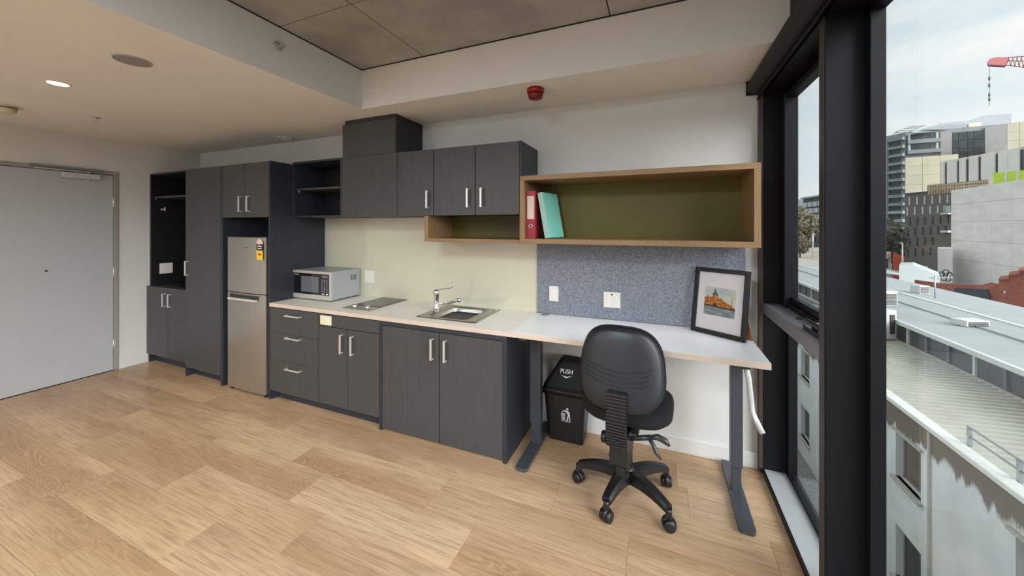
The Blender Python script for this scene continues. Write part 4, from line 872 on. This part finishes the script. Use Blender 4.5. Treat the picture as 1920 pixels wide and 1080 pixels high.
fb_('door', mat('door_dark', srgb(70, 62, 58), .6, var=.05), wd_ * .52, wd_ * .84, h_ * .18, h_ * .85, 0, .03, tt)
unit('louvre_panel', 'brown louvred box standing on the pale roof above the white plant box', 1656, 1683, 547, 574, kz(574, -2.36), .5, mat('unit_white', srgb(206, 208, 204), .6, var=.04), slats=8)
unit('condenser', 'small twin fan air conditioning unit in the middle of the pale roof', 1725, 1743, 536, 551, kz(551, -2.24), .5, MATS['unit_white'], slats=4)
unit('roof_hatch', 'long low white roof hatch with a dark side on the pale roof', 1813, 1856, 602, 613, kz(613, -2.30), .5, MATS['unit_white'], 'hatch', slats=3, slatm=MATS['door_dark'])
t = thing('antenna_mast', P(1753, 561, 18.8), 'thin television antenna mast standing on the pale roof', 'antenna'); MB().cyl(P(1753, 561, 18.8), P(1753, 518, 18.8), .03, n=8).build('mast', MATS['galvanised'], t)
MB().cyl(P(1742, 521, 18.8), P(1786, 520, 19.1), .025, n=8).build('boom', MATS['galvanised'], t)
for uu in range(1748, 1786, 6): MB().cyl(P(uu, 517, 18.8), P(uu, 525, 18.8), .012, n=6).build('element', MATS['galvanised'], t)
# --- distant blocks
def block(name, lbl, u0, v0, u1, v1, k0, zb, dep, mm, k1=None, cat='building'):
    if k1 is None: k1 = k0 * (424.5 - v0) / (424.5 - v1)
    a = P(u0, v0, k0); b_ = P(u1, v1, k1); d = Vector((b_.x - a.x, b_.y - a.y, 0)); wdt = d.length; d.normalize(); n = Vector((d.y, -d.x, 0))
    if n.dot(CAM - a) < 0: n = -n
    t = thing(name, ((a.x + b_.x) / 2, (a.y + b_.y) / 2, zb), lbl, cat)
    m = MB(); vd = (a + b_) / 2 - CAM; vd.z = 0; vd.normalize(); m.poly([a, b_, Vector((b_.x, b_.y, zb)), Vector((a.x, a.y, zb))], vd * dep); m.build('walls', mm, t)
    base = Vector((a.x, a.y, 0))
    def fb(nm, m_, s0, s1, z0, z1, n0=-.05, n1=.12, par=None, bev=0):
        q = MB(); q.box(s0, s1, n0, n1, z0, z1, bev)
        for v in q.b.verts: c = v.co.copy(); v.co = base + d * c.x + n * c.y + Vector((0, 0, c.z))
        return q.build(nm, m_, par or t)
    # image column -> distance along the front
    def S(u):
        r = ri_ * ((u - 960) / 674.1) + fwd; o_ = base - Vector((CAM.x, CAM.y, 0))
        det = r.x * (-d.y) - r.y * (-d.x); kk = (o_.x * (-d.y) - o_.y * (-d.x)) / det; q = Vector((CAM.x, CAM.y, 0)) + r * kk - base
        return q.dot(d), kk
    def Z(v, u): return 1.5 + (424.5 - v) / 674.1 * S(u)[1]
    return t, fb, S, Z, wdt
dkg = mat('far_dark_glass', srgb(58, 64, 68), .25, var=.3, scale=.8)
# dark brick apartment block
brick = mat('dark_brick', srgb(112, 108, 104), .9, var=.15, scale=6, stretch=(1, 1, 3))
t, fb, S, Z, wdt = block('brick_apartment_block', 'dark grey brick apartment block with staggered narrow windows', 1697, 364, 1785, 356, 85, -12, 6, brick)
wl_ = mat('pale_slot_window', srgb(196, 196, 192), .4, var=.1, scale=1)
for r_ in range(6):
    vc = 377 + r_ * 19.3
    for c_ in range(6):
        uc = 1706 + c_ * 14.3 - (r_ % 2) * 4
        if uc > 1782 or (r_ >= 4 and uc > 1756): continue
        w0, w1 = S(uc - 1.2)[0], S(uc + 1.2)[0]; vv = vc - c_ * .8
        f = fb('window', wl_ if r_ < 2 else dkg, w0, w1, Z(vv + 7.5, uc), Z(vv - 7.5, uc)); 
fb('window', mat('pale_green_glass', srgb(170, 186, 180), .3, var=.05), S(1770)[0], S(1783)[0], Z(398, 1776), Z(386, 1776)); fb('balcony_slab', wh, S(1769)[0], S(1784)[0], Z(402, 1776), Z(399, 1776), 0, .6)
fb('balcony_slab', wh, S(1769)[0], S(1784)[0], Z(436, 1776), Z(432, 1776), 0, .6)
fb('parapet', brick, -.1, wdt + .1, Z(364, 1698), Z(362.5, 1698), -.3, .3)
# large concrete wall
cw = mat('pale_concrete', srgb(236, 233, 228), .9, var=.07, scale=.4, stretch=(1, 1, 2.5)); cwg = mat('joint_grey', srgb(205, 203, 199), .9, var=.05)
t, fb, S, Z, wdt = block('concrete_warehouse', 'large blank pale concrete panel wall right of the dark brick block', 1784, 357, 1950, 332, 55, -12, 18, cwg)
zt = Z(357, 1784); rows = [-12, -6.2, -3.4, -.6, 2.2, 4.8, zt]
us = [1784, 1822, 1860, 1898, 1950]
for i in range(len(us) - 1):
    for j in range(len(rows) - 1): fb('panel', cw, S(us[i])[0] + .02, S(us[i + 1])[0] - .02, rows[j] + .02, rows[j + 1] - .02, -.05, .05, bev=.01)
MB().cyl(P(1858, 385, 54 * .93), P(1858, 478, 54 * .93), .07, n=8).build('downpipe', mat('pipe_grey', srgb(130, 130, 128), .6, var=.05), t)
unitm = mat('pale_concrete_low', srgb(226, 224, 222), .9, var=.06, scale=.5)
t2, fb2, S2, Z2, w2_ = block('concrete_annex', 'low pale concrete annex stepping down in front of the dark brick block', 1758, 466, 1786, 466, 52, -12, 6, unitm, k1=50)
# graffiti mark on annex
g_ = mat('graffiti_grey', srgb(92, 92, 92), .8, var=.1)
m = MB()
for j, (uu, vv, rr) in enumerate(((1766, 514, 5), (1773, 511, 6), (1780, 515, 5), (1770, 522, 5), (1778, 523, 5))):
    pts = [P(uu + rr * math.cos(a), vv + rr * .9 * math.sin(a), 49.0) for a in (2 * math.pi * i / 12 for i in range(13))]; m.tube(pts, .07, 5)
go = m.build('graffiti', g_, t2)
# lime screens, trellis
t, fb, S, Z, wdt = block('lime_screen', 'lime green panel screen on top of the concrete wall', 1862, 324, 1950, 316, 58, 6.2, .3, mat('lime_green', srgb(190, 214, 80), .7, var=.1, scale=1), cat='screen')
for uu in (1884, 1906): fb('post', wh, S(uu)[0], S(uu)[0] + .25, 6.2, Z(321, uu) , 0, .12)
t = thing('timber_trellis', P(1800, 355, 57), 'weathered brown timber trellis along the top of the concrete wall', 'trellis')
tb = mat('weathered_timber', srgb(128, 112, 94), .9, var=.2, scale=3)
for uu in range(1741, 1852, 5):
    vv = 352 - (uu - 1741) * .09; q0 = P(uu, vv + 4, 62); MB().box(q0.x - .1, q0.x + .1, q0.y - .1, q0.y + .1, q0.z - .82, q0.z + .85).build('post', tb, t)
MB().cyl(P(1740, 350, 62), P(1850, 340, 62), .12, n=6).build('beam', tb, t); MB().cyl(P(1740, 356, 62), P(1850, 346, 62), .12, n=6).build('beam', tb, t)
# white slotted building
wp = mat('white_panel', srgb(246, 243, 234), .8, var=.04, scale=.5)
t, fb, S, Z, wdt = block('white_slotted_building', 'white panel building with tall dark vertical slots behind the concrete wall', 1765, 303, 1950, 269, 98, -12, 12, mat('joint_light', srgb(206, 206, 200), .9, var=.04))
cuts = [(1765, 1773), (1777, 1796), (1800, 1813), (1818, 1836), (1841, 1868), (1873, 1892), (1892, 1914), (1922, 1950)]
for a, b_ in cuts: fb('panel', wp, S(a)[0] + .05, S(b_)[0] - .05, 0, Z(303, 1765) - .1, -.05, .25, bev=.03)
for a, b_ in ((1773, 1777), (1796, 1800), (1813, 1818), (1836, 1841), (1868, 1873), (1914, 1922)): fb('slot_window', dkg, S(a)[0], S(b_)[0], 0, Z(303, 1765) - .6, -.02, .06)
# beige blocks
bg_ = mat('beige_panel', srgb(214, 205, 180), .85, var=.04, scale=.3); bj = mat('joint_beige', srgb(196, 188, 164), .9, var=.04)
for nm, lbl, u0, v0, u1, v1, k0, cols, rws in (('beige_block', 'beige panel block between the apartment tower and white slotted building', 1697, 296, 1797, 289, 116, 3, 4), ('beige_block', 'beige panel block at the right edge above the white slotted building', 1888, 231, 1960, 224, 116, 3, 7)):
    t, fb, S, Z, wdt = block(nm, lbl, u0, v0, u1, v1, k0, -12, 5, bj)
    zt = Z(v0, u0)
    for i in range(cols):
        for j in range(rws): fb('panel', bg_, wdt * i / cols + .05, wdt * (i + 1) / cols - .05, zt - (j + 1) * 2.9 + .03, zt - j * 2.9 - .03, -.05, .08, bev=.01)
# apartment tower
tg = mat('tower_grey', srgb(150, 155, 158), .85, var=.08, scale=.6); tgl = mat('tower_light', srgb(178, 184, 182), .8, var=.05, scale=.6); tgd = mat('tower_glass', srgb(64, 74, 78), .25, var=.35, scale=1.2)
t, fb, S, Z, wdt = block('apartment_tower', 'tall grey apartment tower with banded balconies and a slanted rooftop', 1600, 268, 1698, 248, 150, -12, 22, tg)
ztop = Z(248, 1697)
zl = ztop - 1.5
for fl_ in range(17):
    z = zl - fl_ * 3.05
    if z < -8: break
    fb('balcony', tgl if fl_ > 8 else tg, S(1602)[0], S(1697)[0], z - 1.25, z - .15, 0, 1.2)
    for a, b_ in ((1606, 1622), (1626, 1634), (1641, 1658), (1670, 1688)): fb('window', tgd, S(a)[0], S(b_)[0], z - 2.9, z - 1.3, -.05, .3)
    fb('column', tgl, S(1660)[0], S(1668)[0], z - 3.0, z - .1, 0, 1.35)
t, fb, S, Z, wdt = block('tower_wing', 'right wing of the grey apartment tower with dark glazed bays under a slanted roof', 1698, 248, 1890, 232, 135, -12, 20, tg)
for v0, v1 in ((252, 262), (271, 281)):
    fb('window', tgd, S(1704)[0], S(1746)[0], Z(v1, 1725), Z(v0, 1725), -.05, .2)
    for uu in (1701, 1753): fb('column', wh, S(uu)[0], S(uu + 4)[0], Z(v1 + 1, 1725), Z(v0 - 1, 1725), 0, .8)
    fb('balcony', tg, S(1699)[0], S(1760)[0], Z(v1 + 7, 1725), Z(v1, 1725), 0, 1.3)
fb('light_pier', mat('pier_grey', srgb(168, 164, 160), .85, var=.04, scale=.6), S(1762)[0], S(1783)[0], -5, Z(248, 1770), 0, .6)
for i, (a, b_) in enumerate(((1784, 1795), (1796, 1812), (1813, 1824), (1825, 1844))):
    for j in range(4): fb('glazed_bay', dkg if (i + j) % 2 else tgd, S(a)[0], S(b_)[0], Z(262 + j * 16, 1814), Z(247 + j * 16, 1814), 0, .5)
fb('light_pier', mat('pier_grey', srgb(168, 164, 160)), S(1845)[0], S(1887)[0], -5, Z(238, 1866), 0, .5)
k = 131
m = MB(); nn = (P(1800, 240, k) - CAM); nn.z = 0; nn.normalize()
m.poly([P(u, v, k) for u, v in ((1712, 247), (1740, 238), (1764, 231), (1816, 226), (1842, 217), (1898, 212), (1896, 229), (1887, 233), (1845, 240), (1790, 244), (1712, 250))], nn * 8); m.build('slanted_roof', mat('zinc_roof', srgb(146, 150, 154), .6, .2, var=.1, scale=1.2), t)
m = MB(); m.poly([P(u, v, k - 1) for u, v in ((1816, 231), (1840, 229), (1840, 240), (1816, 243))], nn * .5); m.build('cream_terrace', mat('terrace_cream', srgb(208, 190, 174), .8, var=.05), t)  # flat cream piece in front of the slanted roof
m = MB(); m.poly([P(u, v, k - 1) for u, v in ((1728, 243), (1764, 236), (1814, 232), (1814, 240), (1764, 243))], nn * .5); m.build('roof_glazing', tgd, t)
t = thing('roof_pergola', P(1677, 257, 128), 'thin white pergola frame on the tower roof', 'pergola')
pgm = mat('pergola_grey', srgb(150, 156, 156), .5, .3, var=.03)
for a, b_ in (((1677, 257), (1677, 249)), ((1677, 249), (1705, 238)), ((1705, 238), (1735, 235)), ((1677, 249), (1705, 247)), ((1705, 247), (1735, 235)), ((1686, 245), (1714, 244)), ((1696, 241), (1724, 239))): MB().cyl(P(*a, 128), P(*b_, 128), .16, n=6).build('bar', pgm, t)
# street level shop, shed, brick gable
t, fb, S, Z, wdt = block('corner_shop', 'low white fascia shop at street level below the tower', 1600, 470, 1671, 474, 62, -12, 3, mat('shop_grey', srgb(176, 178, 174), .8, var=.05), k1=56)
fb('fascia', wh, -1, wdt, Z(484, 1660), Z(473, 1660), 0, .7); fb('shopfront', dkg, S(1652)[0], S(1665)[0], Z(502, 1660), Z(485, 1660), 0, .1)
t, fb, S, Z, wdt = block('red_hoarding', 'bright orange red hoarding beside the corner shop', 1674, 473, 1697, 482, 55, -12, .5, mat('orange_red', srgb(206, 84, 52), .7, var=.05), k1=58, cat='hoarding')
t = thing('street_pole', P(1692, 505, 48), 'tall pale street light pole in front of the red hoarding', 'pole'); MB().cyl(P(1692, 505, 48), P(1692, 456, 48), .10, .06, n=8).build('pole', wh, t); MB().cyl(P(1692, 456, 48), P(1687, 455, 48), .05, n=6).build('lamp_arm', wh, t)
t = thing('white_shed_roof', P(1720, 515, 36), 'small white shed with a sloping side beyond the pale roof', 'building')
m = MB(); nn = (P(1720, 510, 40) - CAM); nn.z = 0; nn.normalize(); m.poly([P(u, v, 40) for u, v in ((1686, 498), (1712, 497), (1762, 517), (1762, 540), (1686, 540))], nn * 5); m.build('shed_wall', mat('shed_white', srgb(176, 184, 182), .8, var=.05), t)
m = MB(); m.poly([P(u, v, 39.8) for u, v in ((1640, 506), (1686, 512), (1686, 516), (1640, 510))], nn * 3); m.build('low_awning', rs, t)
rb_ = mat('red_brick', srgb(158, 92, 74), .9, var=.18, scale=5, stretch=(1, 1, 3))
t = thing('brick_gable', P(1890, 560, 27), 'red brick building with a stepped gable and white lintel window', 'building')
nn = (P(1890, 540, 30) - CAM); nn.z = 0; nn.normalize()
m = MB(); m.poly([P(u, v, 27 - (u - 1870) * .02) for u, v in ((1873, 526), (1892, 524), (1892, 517), (1912, 514), (1912, 509), (1935, 505), (1960, 505), (1960, 600), (1873, 600))], nn * 4); m.build('gable_wall', rb_, t)
for (u0, v0, u1, v1) in ((1872, 524, 1893, 527), (1891, 516, 1913, 518.5), (1911, 508, 1937, 510)):
    m = MB(); m.poly([P(u, v, 26.9 - (u - 1870) * .02) for u, v in ((u0, v0 - .5), (u1, v0 - 2.5), (u1, v1 - 2.5), (u0, v1 - .5))], nn * .5); m.build('coping', mat('coping_brick', srgb(140, 84, 70), .9, var=.1), t)
m = MB(); m.poly([P(u, v, 26.7) for u, v in ((1882, 545), (1911, 552), (1911, 557), (1882, 550))], nn * .3); m.build('lintel', wh, t)
m = MB(); m.poly([P(u, v, 26.75) for u, v in ((1884, 551), (1909, 557), (1909, 575), (1884, 566))], nn * .3); m.build('window', dkg, t)
t = thing('brick_wall', P(1800, 540, 34), 'long low red brick wall beyond the pale roof', 'wall')
m = MB(); m.poly([P(u, v, 34 - (u - 1720) * .045) for u, v in ((1715, 525), (1760, 531), (1800, 533), (1840, 535), (1858, 530), (1873, 533), (1873, 590), (1715, 590))], nn * .4); m.build('wall', rb_, t)
m = MB(); m.poly([P(u, v, 33.7 - (u - 1720) * .045) for u, v in ((1790, 540), (1850, 543), (1856, 560), (1830, 558), (1790, 550))], nn * .2); m.build('dark_opening', dkg, t)  # flat dark piece in front of the brick wall
# trees below the tower
def tree(p, h, r, lbl, leafm, seed):
    rnd = random.Random(seed); t = thing('tree', p, lbl, 'tree'); p = Vector(p)
    MB().cyl(p, p + Vector((0, 0, h * .5)), r * .09, r * .05, n=8).build('trunk', mat('bark', srgb(78, 68, 58), .9, var=.2, scale=4), t)
    m = MB()
    for i in range(900):
        while True:
            q = Vector((rnd.uniform(-1, 1), rnd.uniform(-1, 1), rnd.uniform(-1, 1)))
            if .35 < q.length < 1: break
        c = p + Vector((0, 0, h * .62)) + Vector((q.x * r, q.y * r, q.z * h * .4)); s_ = r * .10 * rnd.uniform(.6, 1.3)
        a = Vector((rnd.gauss(0, 1), rnd.gauss(0, 1), rnd.gauss(0, 1))).normalized(); b2 = a.orthogonal().normalized()
        vs_ = [m.b.verts.new(c + a * s_), m.b.verts.new(c + b2 * s_), m.b.verts.new(c - a * s_), m.b.verts.new(c - b2 * s_)]; m.b.faces.new(vs_)
    o = m.build('foliage', leafm, t); o['kind'] = 'stuff'
gl = mat('leaf_dark', srgb(62, 68, 56), .8, col2=srgb(104, 108, 88), scale=.8); gl2 = mat('leaf_brown', srgb(92, 84, 66), .8, col2=srgb(140, 128, 98), scale=.8)
tree(P(1650, 512, 72), 11, 4.2, 'dark street tree below the tower, left of the street pole', gl, 1); tree(P(1676, 512, 100), 11.5, 4.6, 'dark street tree below the tower, right behind the street pole', gl, 2)
tree(P(1493, 480, 88), 12, 4.2, 'brownish tree seen through the narrow window beside the grid-fronted block', gl2, 3)
tree(P(1500, 486, 66), 4.2, 1.6, 'small bare street tree seen through the narrow window', gl2, 4)
t, fb, S, Z, wdt = block('yellow_kiosk', 'small cream awning at the foot of the dark brick block', 1728, 500, 1740, 502, 60, -12, 3, mat('cream_awning', srgb(214, 200, 160), .8, var=.1, scale=2), k1=60, cat='awning')
# seen through the narrow window
t, fb, S, Z, wdt = block('grid_office_block', 'office block with a white grid front seen through the narrow window', 1506, 370, 1560, 362, 120, -14, 20, mat('office_dark', srgb(84, 92, 98), .7, var=.1))
for j in range(3):
    for i in range(4):
        u0 = 1508 + i * 9.5 + (j % 2) * 2; fb('grid_panel', mat('office_white', srgb(198, 206, 206), .7, var=.05), S(u0)[0], S(u0 + 7.5)[0], Z(387 + j * 12, 1530), Z(378 + j * 12, 1530), 0, .5)
for j in range(4):
    for i in range(5): fb('window', tgd, S(1508 + i * 8)[0], S(1513 + i * 8)[0], Z(420 + j * 11, 1530), Z(412 + j * 11, 1530), 0, .2)
fb('roof_slab', tgl, -.5, wdt, Z(372, 1515), Z(369.5, 1515), -1, .6)
block('far_grey_block', 'plain grey block far off at the left edge of the narrow window', 1470, 374, 1506, 374, 190, -14, 20, mat('far_grey', srgb(140, 150, 156), .8, var=.05), k1=190)
t = thing('market_roof', (0, 0, -4.2), 'low beige market roof seen through the narrow window', 'building')
m = MB(); c4 = [P(1450, 466, kz(466, -4.2)), P(1560, 463, kz(463, -4.2)), P(1600, 505, kz(505, -4.2)), P(1450, 497, kz(497, -4.2))]; m.poly([Vector((q.x, q.y, -4.2)) for q in c4], (0, 0, -6)); m.build('roof', mat('beige_roof', srgb(196, 186, 166), .85, var=.08, scale=.4), t)
t.location = (0, 0, 0)
for ch in list(t.children):
    for v in ch.data.vertices: v.co.z -= 4.2
t = thing('flagpole', P(1524, 480, 60), 'thin white flagpole standing on the beige market roof', 'pole'); MB().cyl(P(1524, 482, 60), P(1524, 438, 60), .10, n=6).build('pole', wh, t); MB().box(*[c for pr_ in zip(P(1523, 452, 60), P(1526, 443, 60) + Vector((0, .1, 0))) for c in pr_]).build('flag', wh, t)
# crane
t = thing('tower_crane', P(1900, 120, 95), 'red tip of a tower crane jib with a hanging hook block in the sky', 'crane')
cr_ = mat('crane_red', srgb(150, 16, 22), .5, var=.06, scale=.5); kd = 95
nn = (P(1880, 120, kd) - CAM); nn.z = 0; nn.normalize()
m = MB(); m.poly([P(u, v, kd) for u, v in ((1850, 117), (1856, 110), (1868, 107), (1892, 107), (1890, 113), (1884, 123), (1852, 121))], nn * 2); m.build('jib_head', cr_, t)
for (a, b_) in (((1890, 108), (1990, 100)), ((1886, 122), (1990, 136)), ((1890, 114), (1990, 116))):
    for dn in (0, 1.6): MB().cyl(P(*a, kd + dn), P(*b_, kd + dn), .10, n=6).build('chord', cr_, t)
for i in range(12):
    u0 = 1891 + i * 8; va = 108 - (u0 - 1890) * .08; vb = 123 + (u0 - 1890) * .13
    MB().cyl(P(u0, va, kd), P(u0 + 4, vb, kd), .06, n=5).build('lattice', cr_, t); MB().cyl(P(u0 + 4, vb, kd), P(u0 + 8, va, kd), .06, n=5).build('lattice', cr_, t)
ck = mat('cable_grey', srgb(110, 112, 116), .5, .3, var=.05)
MB().cyl(P(1855, 122, kd), P(1855, 198, kd), .05, n=6).build('cable', ck, t)
for v in (147, 160, 178, 186): MB().lathe(P(1855, v, kd), [(.05, .6), (.20, .3), (.20, -.3), (.05, -.6)], 8).build('hook_block', ck, t)
